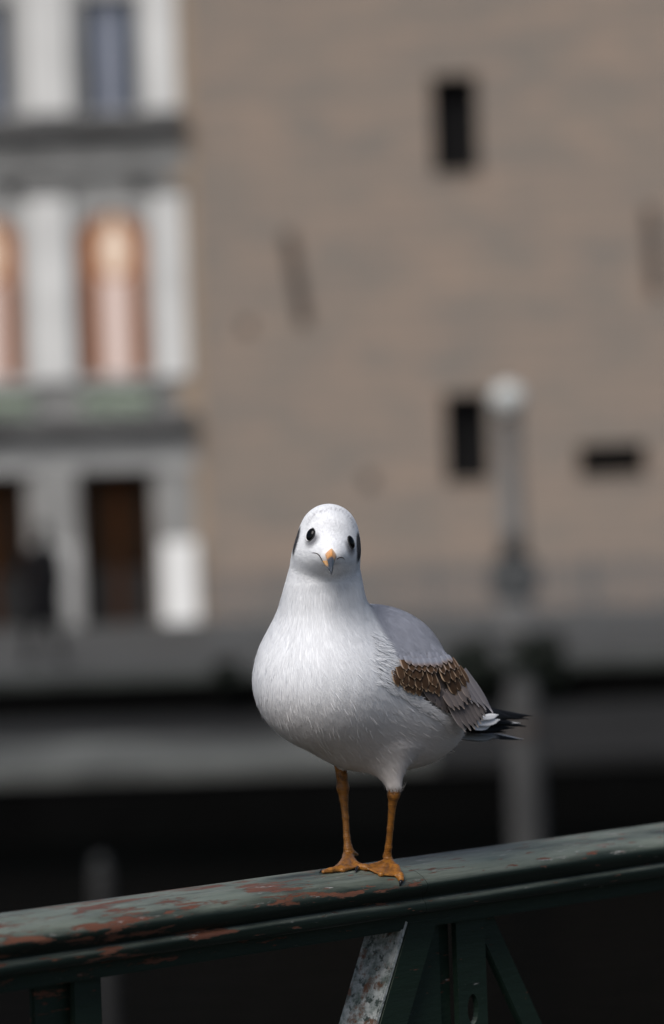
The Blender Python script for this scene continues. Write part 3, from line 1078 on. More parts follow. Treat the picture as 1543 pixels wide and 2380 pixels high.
N0, N1 = P(748, 1500, -30), P(755, 1318, -46)
H_up, H_lo = P(764, 1240, -54), P(758, 1290, -56)
SNOUT = P(766, 1288, -80)
TH_L = (P(902, 1752, -14), P(914, 1820, -19), 19, 6.2)
TH_R = (P(800, 1735, 14), P(794, 1778, 17), 18, 5.0)
def bird(Q):
    d = ell(Q, B(44, 0, 1), (62, 56, 54), BR)
    d = smin(d, ell(Q, B(-18, 0, -8), (78, 49, 50), BR), 22)
    d = smin(d, ell(Q, B(6, 0, -14), (50, 40, 47.5), BR), 12)
    d = smin(d, ell(Q, B(-2, 0, 27), (62, 44, 42), BR), 16)                 # mantle
    for s in (1, -1):
        d = smin(d, ell(Q, B(-14, s * 35, 5), (64, 18.5, 34), BR), 9)         # folded wings
    d = smin(d, ell(Q, B(-88, 0, -4), (44, 20, 12), BR), 12)               # rump
    d = smin(d, cone(Q, N0, N1, 41.5, 27), 16)
    h = smin(ell(Q, H_up, (22.6, 28, 23)), ell(Q, H_lo, (25.6, 27, 19.5)), 12)
    h = smin(h, ell(Q, SNOUT, (13, 16, 11)), 12)
    d = smin(d, h, 4.5)
    d = smin(d, cone(Q, *TH_L), 12)
    d = smin(d, cone(Q, *TH_R), 10)
    return d

def hit(pxy, f=None):
    """where a sight line meets the bird (closest approach when it misses)"""
    f = f or bird
    a = np.array([P(x, y, 0) for x, y in pxy])
    dr = a - CAMP; dr /= np.linalg.norm(dr, axis=1)[:, None]
    t = np.full(len(a), YB * 1000 - 180.0)
    best, bd = CAMP + dr * t[:, None], np.full(len(a), 1e9)
    for _ in range(70):
        Q = CAMP + dr * t[:, None]
        d = f(Q)
        u = np.abs(d) < bd
        best[u], bd[u] = Q[u], np.abs(d)[u]
        t = t + np.where(d > 0.02, np.maximum(d * .8, 0.3), 0)
    return np.where((bd > 1.5)[:, None], best, snap(f, best))

def inpoly(pts, poly):
    x, y = pts[..., 0], pts[..., 1]
    r = np.zeros(x.shape, bool)
    n = len(poly)
    for i in range(n):
        (x0, y0), (x1, y1) = poly[i], poly[(i + 1) % n]
        c = ((y0 > y) != (y1 > y)) & (x < (x1 - x0) * (y - y0) / (y1 - y0 + 1e-9) + x0)
        r ^= c
    return r
def seg_d(pts, line):
    d = np.full(pts.shape[:-1], 1e9)
    for a, b in zip(line[:-1], line[1:]):
        a, b = np.array(a, float), np.array(b, float)
        t = np.clip(((pts - a) @ (b - a)) / ((b - a) @ (b - a)), 0, 1)
        d = np.minimum(d, np.linalg.norm(pts - a - t[..., None] * (b - a), axis=-1))
    return d
def sstep(x, a, b):
    t = np.clip((x - a) / (b - a), 0, 1)
    return t * t * (3 - 2 * t)

MANTLE = [(846, 1378), (862, 1425), (884, 1468), (906, 1512), (925, 1538), (930, 1560), (1075, 1600), (1160, 1660), (1240, 1600), (1100, 1400), (900, 1340)]
WINGP = [(908, 1545), (930, 1528), (1000, 1530), (1058, 1540), (1085, 1580), (1150, 1645), (1132, 1692), (1078, 1706), (1040, 1668), (1000, 1646), (950, 1612), (912, 1592)]
EYES = hit([(721.5, 1242), (816, 1260)])
EARS = hit([(690, 1258), (831, 1272)])
CROWN = [(714, 1216), (722, 1202), (738, 1189), (771, 1181), (797, 1186), (817, 1206), (823, 1222)]
WHITE = np.array([0.79, 0.805, 0.835]); GREY = np.array([0.30, 0.312, 0.365]); DARK = np.array([0.030, 0.030, 0.036])
def plumage(Q):
    q = Q.copy()
    lat = (q - C0) @ L_V
    fw = (q - C0) @ F_
    head = q[..., 2] > P(0, 1345)[2]
    m = (lat < 0) & ~head
    q[m] = mirror(q[m])
    px = proj(q)
    c = np.tile(WHITE, (*Q.shape[:-1], 1)).astype(float)
    mant = inpoly(px, MANTLE) & ~head & (fw < 40)
    edge = sstep(seg_d(px, MANTLE[:6]), 0, 10)
    k = np.where(mant, 0.35 + 0.65 * edge, 0)[..., None]
    c = c * (1 - k) + GREY * k
    # warm shade of the belly tinted into the lower plumage
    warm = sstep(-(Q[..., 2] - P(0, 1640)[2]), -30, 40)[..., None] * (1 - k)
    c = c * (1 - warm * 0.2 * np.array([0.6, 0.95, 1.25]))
    # dusky line across the crown, ear spots, dark smudges round the eyes
    fr = head & (Q[..., 1] < H_up[1] + 4)
    cr = np.where(fr, np.exp(-(seg_d(proj(Q), CROWN) / 4.2) ** 2) * (.55 + .45 * np.sin(Q[..., 0] * 1.9 + np.sin(Q[..., 2] * 1.3) * 2)), 0)[..., None] * 0.5
    c = c * (1 - cr) + np.array([0.22, 0.22, 0.26]) * cr
    for e in EARS:
        s = np.sign(e[0] - H_lo[0])
        d = Q - (e + np.array([0, 5.0, 0]))
        r = np.sqrt((d[..., 0] / 9) ** 2 + (d[..., 1] / 7.5) ** 2 + ((d[..., 2] - 0.1 * d[..., 1]) / 12.5) ** 2)
        k = (1 - sstep(r, 0.75, 1.1))[..., None]
        c = c * (1 - k) + DARK * k
    for i, e in enumerate(EYES):
        off = np.array([2.0 if i == 0 else -2.4, -1, -4.4])
        d = Q - (e + off)
        r = np.sqrt((d[..., 0] / 7.2) ** 2 + (d[..., 1] / 9) ** 2 + (d[..., 2] / 7.0) ** 2)
        k = (0.86 * (1 - sstep(r, 0.45, 1.25)))[..., None]
        c = c * (1 - k) + np.array([0.07, 0.07, 0.085]) * k
    return c

V, Qd = surface_nets(bird, (-115, -135, 50), (140, 130, 300), 1.9)
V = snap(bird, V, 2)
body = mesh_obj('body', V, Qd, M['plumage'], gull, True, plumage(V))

# fine feather barbs over the whole body
def flow(Q, n):
    lat = (Q - C0) @ L_V; fw = (Q - C0) @ F_
    z = Q[..., 2]
    headw = sstep(z, P(0, 1365)[2], P(0, 1330)[2])[..., None]
    wn_ = sstep(z, P(0, 1640)[2], P(0, 1430)[2])[..., None]
    ch = sstep(fw, -5, 60)[..., None]
    back = sstep(z, P(0, 1480)[2], P(0, 1400)[2])[..., None]
    down = np.array([0, 0.15, -1.0])
    bodyf = -F_ * (1 - 0.45 * ch) + down * (0.25 + 0.85 * ch)
    v = bodyf * (1 - wn_) + (down * 1.0 - F_ * .25) * wn_
    vh = Q - (SNOUT + np.array([0, -18.0, 2]))
    vh = vh / (np.linalg.norm(vh, axis=-1, keepdims=True) + 1e-9) + np.array([0, .35, -.15])
    v = v * (1 - headw) + vh * headw
    # thigh feathers hang down
    for t in (TH_L, TH_R):
        w = np.exp(-(np.linalg.norm(Q - (t[0] * .25 + t[1] * .75), axis=-1) / 22) ** 2)[..., None]
        v = v * (1 - w) + np.array([0.15, 0, -1.0]) * w
    v = v - (v * n).sum(-1, keepdims=True) * n
    return v / (np.linalg.norm(v, axis=-1, keepdims=True) + 1e-9)

tri = np.concatenate([Qd[:, [0, 1, 2]], Qd[:, [0, 2, 3]]])
ar = np.linalg.norm(np.cross(V[tri[:, 1]] - V[tri[:, 0]], V[tri[:, 2]] - V[tri[:, 0]]), axis=1)
cen = V[tri].mean(1)
ar = ar * np.where(cen[:, 2] > P(0, 1350)[2], 2.2, 1.0)
NB = 80000
pick = rng.choice(len(tri), NB, p=ar / ar.sum())
r1, r2 = rng.random((2, NB)); fl_ = r1 + r2 > 1; r1[fl_], r2[fl_] = 1 - r1[fl_], 1 - r2[fl_]
T = tri[pick]
Q0 = V[T[:, 0]] + r1[:, None] * (V[T[:, 1]] - V[T[:, 0]]) + r2[:, None] * (V[T[:, 2]] - V[T[:, 0]])
lat = (Q0 - C0) @ L_V
qm = Q0.copy(); qm[lat < 0] = mirror(qm[lat < 0])
pxm = proj(qm)
headm = Q0[:, 2] > P(0, 1345)[2]
fwv = (Q0 - C0) @ F_
inw = inpoly(pxm, WINGP) & ~headm & (fwv < 30) & (np.abs(lat) > 12)
keep = ~inw
for e in EYES:
    keep &= np.linalg.norm(Q0 - e, axis=1) > 4.6
keep &= ~((np.linalg.norm(Q0 - (SNOUT + np.array([0, -16.0, -1])), axis=1) < 5.5))
Q0 = Q0[keep]; headm = headm[keep]; fwv = fwv[keep]; pxm = pxm[keep]
nrm = grad(bird, Q0)
dirv = flow(Q0, nrm)
jit = rng.normal(0, 1, Q0.shape); jit -= (jit * nrm).sum(1, keepdims=True) * nrm
# clumping: a low-frequency sway so that barbs gather into feather tips
sw = np.sin(Q0[:, 0] * .35 + Q0[:, 2] * .21) * np.sin(Q0[:, 2] * .33 - Q0[:, 1] * .27 + 1.3)
side = np.cross(nrm, dirv)
dirv = dirv + 0.10 * jit + side * (sw * 0.16 * (~headm))[:, None]
dirv /= np.linalg.norm(dirv, axis=1, keepdims=True)
isg = inpoly(pxm, MANTLE) & ~headm
leng = np.where(headm, 3.6, np.where(isg, 7.0, 8.5)) * rng.uniform(.7, 1.35, len(Q0))
nose = np.linalg.norm(Q0 - SNOUT, axis=1)
leng = np.where(headm & (nose < 26), 2.4, leng)
lift = np.where(headm, 0.21, np.where(isg, 0.15, 0.36)) * rng.uniform(.4, 1.6, len(Q0)) * (1 + .5 * sw)
stray = rng.random(len(Q0)) < .035
lift = np.where(stray & ~isg, lift * np.where(headm, 2.2, 3.6), lift)
wid = np.where(headm, 0.18, 0.23) * rng.uniform(.8, 1.3, len(Q0))
tw = np.exp(-(np.linalg.norm(Q0 - TH_L[1], axis=1) / 10) ** 2)
pull = 2.2 * (1 - np.clip(tw * 1.6, 0, 1))
leng = leng * (1 + tw * .3)
lift = lift * (1 - .62 * sstep(Q0[:, 2], P(0, 1600)[2], P(0, 1480)[2]))
rows = []
side = np.cross(nrm, dirv)
Pp = Q0.copy(); dcur = dirv
for k, (t, wf) in enumerate(((0, .7), (.35, 1.0), (.7, .75), (1.0, .06))):
    if k:
        step = leng * (t - prev)
        Pp = Pp + dcur * step[:, None]
        sd = bird(Pp); gn = grad(bird, Pp)
        fall = np.maximum(sd, -0.5)
        # follow the surface where it stays close, hang free past an edge
        Pp = Pp - np.clip(sd, -5, pull)[:, None] * gn
        dcur = dcur - (dcur * gn).sum(1, keepdims=True) * gn
        dcur /= np.linalg.norm(dcur, axis=1, keepdims=True)
        off = Pp + gn * (lift * (0.25 + t * t * 1.0))[:, None]
    else:
        off = Pp - nrm * 0.25
    prev = t
    rows.append(off - side * (wid * wf)[:, None]); rows.append(off + side * (wid * wf)[:, None])
FV = np.stack(rows, 1).reshape(-1, 3)
nb = len(Q0)
base = (np.arange(nb) * 8)[:, None]
FF = np.concatenate([base + np.array([[0, 1, 3, 2]]), base + np.array([[2, 3, 5, 4]]), base + np.array([[4, 5, 7, 6]])])
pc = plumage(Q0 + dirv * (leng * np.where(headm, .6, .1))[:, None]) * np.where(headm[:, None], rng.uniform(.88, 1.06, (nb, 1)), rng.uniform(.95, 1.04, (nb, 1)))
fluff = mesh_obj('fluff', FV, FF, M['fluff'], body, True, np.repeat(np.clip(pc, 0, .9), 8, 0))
tag(fluff, kind='stuff')

# longer wisps where the breast and flank feathers overlap the wing
def wisps(line, n, dpx, L0, lf, spread=22):
    line = np.array(line, float)
    seg = np.linalg.norm(np.diff(line, axis=0), axis=1); cum = np.concatenate([[0], np.cumsum(seg)])
    u = rng.uniform(0, cum[-1], n)
    px = np.stack([np.interp(u, cum, line[:, 0]), np.interp(u, cum, line[:, 1])], 1) + rng.normal(0, 4.5, (n, 2)) - np.array(dpx) * rng.uniform(0, spread, (n, 1))
    a = hit(px); b = hit(px + np.array(dpx) * 14 + rng.normal(0, 2.2, (n, 2)))
    d = b - a; d /= np.linalg.norm(d, axis=1, keepdims=True) + 1e-9
    nn = grad(bird, a); sd = np.cross(nn, d)
    Lr = L0 * rng.uniform(.5, 1.2, n); bend = rng.normal(0, .9, n)
    w_ = rng.uniform(.16, .30, n)
    rows = []
    for t, wf in ((0, .8), (.35, 1), (.7, .7), (1, .05)):
        c = snap(bird, a + d * (Lr * t)[:, None], 2)
        c = c + nn * (lf * rng.uniform(.85, 1.15, n) * (.04 + .96 * t ** 1.3))[:, None] + sd * (bend * t * t)[:, None]
        rows += [c - sd * (w_ * wf)[:, None], c + sd * (w_ * wf)[:, None]]
    FV = np.stack(rows, 1).reshape(-1, 3)
    bs = (np.arange(n) * 8)[:, None]
    FF = np.concatenate([bs + np.array([[0, 1, 3, 2]]), bs + np.array([[2, 3, 5, 4]]), bs + np.array([[4, 5, 7, 6]])])
    c = plumage(a) * rng.uniform(.88, .98, (n, 1))
    tag(mesh_obj('flank_fluff', FV, FF, M['fluff'], body, True, np.repeat(np.clip(c, 0, .9), 8, 0)), kind='stuff')
wisps([(896, 1500), (908, 1535), (906, 1565), (908, 1592)], 520, (.72, .70), 10, 3.4, 50)
wisps([(906, 1594), (950, 1616), (1000, 1648), (1045, 1674), (1076, 1708)], 1300, (.93, .36), 9, 2.6, 36)

# eyes
def ball(name, c, axes, R, m, parent, nu=20, nv=12):
    vs_, fs = [], []
    for j in range(nv + 1):
        a = math.pi * j / nv
        for i in range(nu):
            b = 2 * math.pi * i / nu
            l_ = np.array([math.sin(a) * math.cos(b), math.sin(a) * math.sin(b), math.cos(a)]) * axes
            vs_.append(c + R @ l_)
    for j in range(nv):
        for i in range(nu):
            k = (i + 1) % nu
            fs.append((j * nu + i, (j + 1) * nu + i, (j + 1) * nu + k, j * nu + k))
    return MB().add(vs_, fs).obj(name, m, parent, True)
for i, e in enumerate(EYES):
    n = grad(bird, e[None])[0]
    upv = np.array([(0.10, -.28)[i], 0, 1.0]); upv -= (upv @ n) * n; upv /= np.linalg.norm(upv)
    sd = np.cross(upv, n)
    R = np.stack([sd, upv, n], 1)
    ey = ball('eye', e - n * 0.6, np.array([4.4, 5.5, 2.6]), R, M['eye'], gull)
    # pale broken eye ring
    vs_, cs = [], []
    nseg, ns = 30, 6
    for k in range(nseg):
        a = 2 * math.pi * k / nseg
        thick = 0.42
        for j in range(ns):
            b = 2 * math.pi * j / ns
            rr = 1 + (thick * math.cos(b)) / 4.3
            vs_.append(e + sd * (4.3 * rr * math.cos(a)) + upv * (5.15 * rr * math.sin(a)) + n * (0.35 + thick * .8 * math.sin(b)))
            front = math.cos(a) * (1 if i == 0 else -1)
            dk_ = sstep(np.array(front), -0.35, 0.25)
            cs.append(np.array([.70, .70, .72]) * (1 - dk_) + np.array([.02, .02, .022]) * dk_)
    fs = [(k * ns + j, ((k + 1) % nseg) * ns + j, ((k + 1) % nseg) * ns + (j + 1) % ns, k * ns + (j + 1) % ns) for k in range(nseg) for j in range(ns)]
    mesh_obj('eye_ring', vs_, fs, M['plumage'], ey, True, np.array(cs))

# beak
def loft(name, cs_, m, parent, cols, seg=16, keel=None):
    """cs_: centre, side axis, up axis, half width, top height, bottom height"""
    vs_, fs, cc = [], [], []
    for (c, sx, ux, w, ht, hb_), cl in zip(cs_, cols):
        for k in range(seg):
            a = 2 * math.pi * k / seg
            s, t = math.cos(a), math.sin(a)
            vs_.append(c + sx * (w * np.sign(s) * abs(s) ** 1.1 * (1 - .58 * max(t, 0) ** 1.3)) + ux * ((ht if t > 0 else hb_) * t))
            cc.append(cl)
    n = len(cs_)
    for j in range(n - 1):
        for k in range(seg):
            q = (k + 1) % seg
            fs.append((j * seg + k, j * seg + q, (j + 1) * seg + q, (j + 1) * seg + k))
    fs.append(tuple(range(seg))[::-1]); fs.append(tuple((n - 1) * seg + k for k in range(seg)))
    return mesh_obj(name, vs_, fs, m, parent, True, np.array(cc))
ORG = np.array([0.60, 0.25, 0.035]); TIP = np.array([0.045, 0.052, 0.066]); PALE = np.array([0.42, 0.23, 0.08])
tilt = math.radians(-8)
SX = np.array([math.cos(tilt), 0, math.sin(tilt)])
b0, b1 = P(768.5, 1287, -88), P(769.5, 1329, -127)
cs_, cl = [], []
for k in range(13):
    t = k / 12
    c = b0 * (1 - t) + b1 * t + np.array([0, -3, 3.2]) * math.sin(math.pi * t) * .8 + np.array([0, 1.0, -3.0]) * max(0, t - .75) ** 2 * 10
    ux = np.array([-.14, -.42, .9]); ux -= (ux @ SX) * SX; ux /= np.linalg.norm(ux)
    w = (4.6 * (1 - t) ** 1.1 + 1.9 * t ** .6 * (1 - t) ** .35) if t < 1 else .3
    h_ = 5.4 * (1 - t) + 2.4 * t * (1 - t) ** .25 if t < 1 else .4
    cs_.append((c, SX, ux, w, h_ * 1.05, h_ * .55))
    d = float(sstep(np.array(t), .47, .60))
    cl.append(ORG * (1 - d) + TIP * d)
beak = loft('upper_beak', cs_, M['beak'], gull, cl)
b0, b1 = P(760, 1299, -86), P(767, 1325, -116)
cs_, cl = [], []
for k in range(10):
    t = k / 9
    c = b0 * (1 - t) + b1 * t
    w = 4.9 * (1 - t) + .7 * t
    cs_.append((c, SX, ux, w, 1.5 * (1 - .5 * t), 2.6 * (1 - t) + .6))
    d = float(sstep(np.array(t), .55, .75))
    cl.append(PALE * (1 - d) + TIP * d)
loft('lower_beak', cs_, M['beak'], gull, cl)
def tube(name, pts, rad, m, parent, seg=8, cols=None):
    pts = [np.asarray(p, float) for p in pts]
    vs_, fs = [], []
    for i, p in enumerate(pts):
        t = pts[min(i + 1, len(pts) - 1)] - pts[max(i - 1, 0)]
        t /= np.linalg.norm(t)
        a = np.cross(t, [0.31, 0.84, 0.44]); a /= np.linalg.norm(a); b = np.cross(t, a)
        for k in range(seg):
            q = 2 * math.pi * k / seg
            vs_.append(p + (a * math.cos(q) + b * math.sin(q)) * rad[i])
    for i in range(len(pts) - 1):
        for k in range(seg):
            q = (k + 1) % seg
            fs.append((i * seg + k, i * seg + q, (i + 1) * seg + q, (i + 1) * seg + k))
    fs.append(tuple(range(seg))[::-1]); fs.append(tuple((len(pts) - 1) * seg + k for k in range(seg)))
    return MB().add(vs_, fs).obj(name, m, parent, True)
for ln in ([(724, 1284.5), (731, 1284.5), (737, 1286), (742, 1290), (746, 1297), (750, 1305)], [(801, 1300), (798, 1296), (793, 1294.5), (788, 1295), (783, 1299)]):
    h_ = hit(ln)
    tube('gape', [q + np.array([0, -.12, 0]) for q in h_], [.12, .28, .36, .42, .40, .3][:len(h_)], M['gape'], gull)

# ---- wings
def feather(name, root, tip, W, parent, centre, edge, lift=(0.4, 1.6), drape=True, nrm_=None, ew=0.72, bow=0.0, tipc=None, base_w=.55, mirror_it=False, rootc=None, rake=0.0, point=False):
    us = np.array([0, .2, .4, .58, .72, .83, .92, .97, 1.0])
    vv = np.array([-1, -ew - .1, -ew, 0, ew, ew + .1, 1]) if ew < .9 else np.array([-1, -.6, -.3, 0, .3, .6, 1])
    root, tip = np.asarray(root, float), np.asarray(tip, float)
    d = tip - root
    mid = (root + tip) / 2
    n = grad(bird, mid[None])[0] if nrm_ is None else np.asarray(nrm_, float) / np.linalg.norm(nrm_)
    sd = np.cross(n, d); sd /= np.linalg.norm(sd)
    pts, cc = [], []
    for u in us:
        w = W * min(1.0, base_w + (1 - base_w) * u / .45)
        if point:
            w *= max(0.0, 1 - max(0.0, (u - .35) / .65)) ** .6
        elif u > .55:
            w *= math.sqrt(max(0, 1 - ((u - .55) / .455) ** 2))
        for v in vv:
            uu = u - rake * v * u * .25 - (0.10 * v * v * u if u < 1 else 0)
            p = root + d * uu + sd * (w * v + bow * math.sin(math.pi * u))
            pts.append((p, u, v))
            k = max(float(sstep(np.array(abs(v)), ew, ew + .1)), float(sstep(np.array(u), .90, .97)))
            c = np.asarray(centre) * (1 - k) + np.asarray(edge) * k
            if tipc is not None:
                q = float(sstep(np.array(u), tipc[1], tipc[1] + .06))
                c = c * (1 - q) + np.asarray(tipc[0]) * q
            if rootc is not None:
                q = 1 - float(sstep(np.array(u), .35, .95))
                c = c * (1 - q) + np.asarray(rootc) * q
            if v == 0: c = c * .82
            cc.append(c)
    Pq = np.array([p for p, u, v in pts]); uu = np.array([u for p, u, v in pts]); vv_ = np.array([v for p, u, v in pts])
    lf = lift[0] + (lift[1] - lift[0]) * uu - 0.5 * vv_ ** 2 * W / 5
    if drape:
        Ps = snap(bird, Pq, 4)
        dv = Ps - Pq
        dl = np.linalg.norm(dv, axis=1, keepdims=True) + 1e-6
        Pq = Pq + dv * np.minimum(1, 3.0 / dl)
        gn = grad(bird, Pq)
        Pq = Pq + gn * lf[:, None]
    else:
        Pq = Pq + n * (lf - .6 * vv_ ** 2 * W / 6)[:, None]
    nv = len(vv)
    fs = [(i * nv + j, i * nv + j + 1, (i + 1) * nv + j + 1, (i + 1) * nv + j) for i in range(len(us) - 1) for j in range(nv - 1)]
    FAR.append((Pq, fs, np.array(cc))); FARK.append(name in ('secondary_feather', 'greater_covert', 'covert_feather'))
    return mesh_obj(name, Pq, fs, M['vane'], parent, True, np.array(cc))
FAR, FARK = [], []
# wing underlayer hugging the flank, coloured dark as shade between the feathers
gx, gy = np.meshgrid(np.linspace(895, 1160, 60), np.linspace(1515, 1715, 46), indexing='ij')
pp = np.stack([gx, gy], -1).reshape(-1, 2)
SHR = [(912, 1556), (932, 1540), (1000, 1540), (1052, 1545), (1080, 1590), (1125, 1640), (1120, 1686), (1080, 1698), (1044, 1664), (1002, 1640), (954, 1606), (916, 1588)]
ins = inpoly(pp, SHR).reshape(60, 46)
hp = hit(pp)
hp = hp + grad(bird, hp) * 0.25
fs = []
for i in range(59):
    for j in range(45):
        if ins[i, j] and ins[i + 1, j] and ins[i + 1, j + 1] and ins[i, j + 1]:
            fs.append((i * 46 + j, (i + 1) * 46 + j, (i + 1) * 46 + j + 1, i * 46 + j + 1))
used = sorted({v for f in fs for v in f}); mp_ = {v: k for k, v in enumerate(used)}
wv = hp[used]; wf_ = [tuple(mp_[v] for v in f) for f in fs]
wc = np.tile(np.array([.10, .085, .08]), (len(used), 1))
wing = mesh_obj('wing', wv, wf_, M['vane'], gull, True, wc)
FAR.append((wv, wf_, wc)); FARK.append(True)
zx = lambda x, y: (864 + x / 3.846, 1481 + y / 3.846)        # study-crop coordinates to layout grid
BRN = np.array([.105, .060, .034]); BUF = np.array([.44, .31, .205]); LIL = np.array([.34, .30, .31])
GRY = np.array([.150, .140, .145]); GRE = np.array([.27, .245, .235])
BLK = np.array([.006, .006, .007]); WHT = np.array([.74, .74, .75])
def put(name, tip, back, W, centre, edge, lift, **k):
    t = zx(*tip); r = zx(tip[0] + back[0], tip[1] + back[1])
    a, b = hit([r, t])
    return feather(name, a, b, W * 1.32 * K / 3.846, wing, centre, edge, lift, **k)
Y_W = hit([(1000, 1620)])[0][1]
N_W = np.array([1.01, -1.0, 0.45])
def wing_y(px, py):
    return Y_W + .34 * (px - 1000) - .15 * (py - 1620)
def putr(name, tip, back, W, centre, edge, off, **k):
    """long feather lying in the flat of the folded wing, free of the body at its tip"""
    t = zx(*tip); r_ = zx(tip[0] + back[0], tip[1] + back[1])
    a = P(*r_, wing_y(*r_) - off * .7 - 1.0); b = P(*t, wing_y(*t) - off - 1.5)
    return feather(name, a, b, W * 1.25 * K / 3.846, wing, centre, edge, (0, .6), False, N_W, **k)
# long grey secondaries first (lowest layer), then greater coverts, then the brown scalloped coverts above
for i, (tx, ty) in enumerate([(838, 846), (886, 834), (925, 822), (955, 806), (978, 775), (998, 742), (1014, 708), (1024, 668)]):
    putr('secondary_feather', (tx, ty), (-165 + 6 * i, -300 + 4 * i), 36, np.array([.112, .098, .096]) * rng.uniform(.86, 1.14), GRE * 1.0, 0.3 + .45 * i, ew=.86)
for i, (tx, ty) in enumerate([(560, 600), (612, 640), (655, 668), (700, 662), (742, 652), (786, 646), (830, 640), (858, 600), (885, 560)]):
    (put if i < 4 else putr)('greater_covert', (tx, ty), (-140 + 6 * i, -215 + 4 * i), 34, np.array([.135, .115, .110]) * rng.uniform(.82, 1.15), np.array([.29, .235, .205]), (1.6 + .2 * i, 2.8 + .25 * i) if i < 4 else 4.0 + .3 * i, ew=.84)
tert = [((900, 590), (-190, -310), 34), ((960, 620), (-210, -330), 34), ((1022, 650), (-230, -360), 33), ((1083, 676), (-250, -400), 32)]
for i, (t, bk, w) in enumerate(tert):
    putr('tertial', t, bk, w, np.array([.165, .155, .165]), np.array([.33, .31, .32]), 4.6 + .6 * i, ew=.84, tipc=(np.array([.52, .50, .54]), .90) if i == 3 else None)
rowsC = [
    # tip x, tip y, length, half width, tone
    [(205, 440, 115, 36, .7), (262, 452, 115, 36, .6), (300, 492, 110, 38, .5), (345, 512, 105, 36, .55), (402, 522, 105, 36, .6), (518, 502, 105, 34, .75), (572, 524, 150, 33, .8), (722, 518, 135, 40, .6), (762, 492, 130, 26, .8)],
    [(236, 392, 100, 34, .8), (278, 436, 100, 36, .65), (332, 458, 95, 35, .55), (395, 470, 110, 33, .6), (455, 482, 165, 40, .55), (540, 450, 110, 30, .75), (505, 428, 110, 18, 1.0), (806, 452, 130, 28, .7), (832, 424, 120, 20, .9)],
    [(300, 352, 90, 36, .9), (345, 376, 85, 38, .8), (392, 384, 100, 40, .75), (652, 412, 105, 46, .55), (702, 402, 95, 24, .9), (742, 382, 90, 26, .8), (756, 356, 120, 20, 1.1)],
    [(262, 306, 75, 34, 1.1), (322, 318, 75, 34, 1.0), (385, 318, 75, 36, 1.1), (430, 316, 70, 30, 1.2), (492, 332, 75, 34, 1.0), (530, 330, 80, 22, 1.1), (600, 342, 85, 30, .85), (640, 316, 75, 30, .9), (690, 308, 80, 34, .9), (722, 300, 70, 20, 1.1)],
    [(290, 258, 60, 30, 1.6), (345, 278, 60, 30, 1.5), (400, 280, 60, 32, 1.5), (455, 280, 60, 32, 1.7), (510, 285, 65, 30, 1.8), (570, 285, 70, 30, 1.7), (610, 262, 60, 28, 1.7), (655, 250, 55, 28, 1.7)],
]
for r, row in enumerate(rowsC):
    for (tx, ty, ln, w, tone) in row:
        lean = -0.18 - 0.30 * max(0, (tx - 400) / 400)
        cc = BRN * tone * rng.uniform(.85, 1.15)
        ed = BUF * rng.uniform(.75, 1.1)
        if r >= 3:
            ed = ed * .6 + LIL * .4
        if r == 4:
            cc = BRN * 1.0 + LIL * rng.uniform(.15, .4); ed = LIL * .7 + BUF * .35
        put('covert_feather', (tx + rng.uniform(-3, 3), ty + rng.uniform(-3, 3)), (ln * 1.25 * lean, -ln * 1.25), w * 1.12, cc, ed, (3.0 + .55 * r, 4.3 + .6 * r), ew=.74 if r < 3 else .62, base_w=.9, rootc=GREY * .95 if r == 4 else None)
for tx in list(range(250, 665, 30)):
    for rr in (0,):
        put('lesser_covert', (tx + rng.uniform(-16, 16), 246 - 26 * rr - 30 * max(0, (tx - 600) / 120) + rng.uniform(-14, 12)), (-rng.uniform(8, 30), -rng.uniform(60, 95)), rng.uniform(22, 34),
            GREY * rng.uniform(.55, .8) + BRN * rng.uniform(0, .8), LIL * rng.uniform(.6, .9), (3.6, 4.6), ew=.55, base_w=.9, rootc=GREY * .9)
# black primaries and white-edged tips, projecting past the body
NP = L_V * .75 + U_ * .55
def pri(name, a, b, W, c, e, nrm_=NP, parent=wing, **k):
    return feather(name, P(*zx(*a[:2]), a[2]), P(*zx(*b[:2]), b[2]), W, parent, c, e, (0, .4), False, nrm_, **k)
pri('primary_feather', (930, 640, 62), (1436, 702, 118), 5.6, BLK, BLK, bow=-1.5, point=True)
pri('primary_feather', (930, 660, 58), (1400, 730, 112), 4.6, BLK, BLK * 1.6, point=True)
pri('primary_feather', (880, 700, 50), (1380, 796, 104), 6.0, BLK, BLK, bow=1.0, point=True)
pri('primary_feather', (880, 740, 46), (1332, 768, 98), 3.4, BLK, BLK, tipc=(WHT, .86), point=True)
pri('primary_feather', (790, 806, 40), (1200, 846, 88), 5.0, BLK, BLK, bow=1.0, point=True)
pri('primary_feather', (800, 780, 40), (1280, 810, 92), 5.6, BLK, BLK, point=True)
pri('primary_feather', (960, 640, 50), (1270, 722, 84), 6.0, BLK, BLK, point=True)
for a, b, w in (((980, 720, 40), (1132, 692, 62), 2.6), ((940, 770, 38), (1146, 736, 62), 3.4), ((920, 812, 36), (1062, 786, 58), 3.0)):
    pri('primary_tip', a, b, w, WHT, WHT * .9)
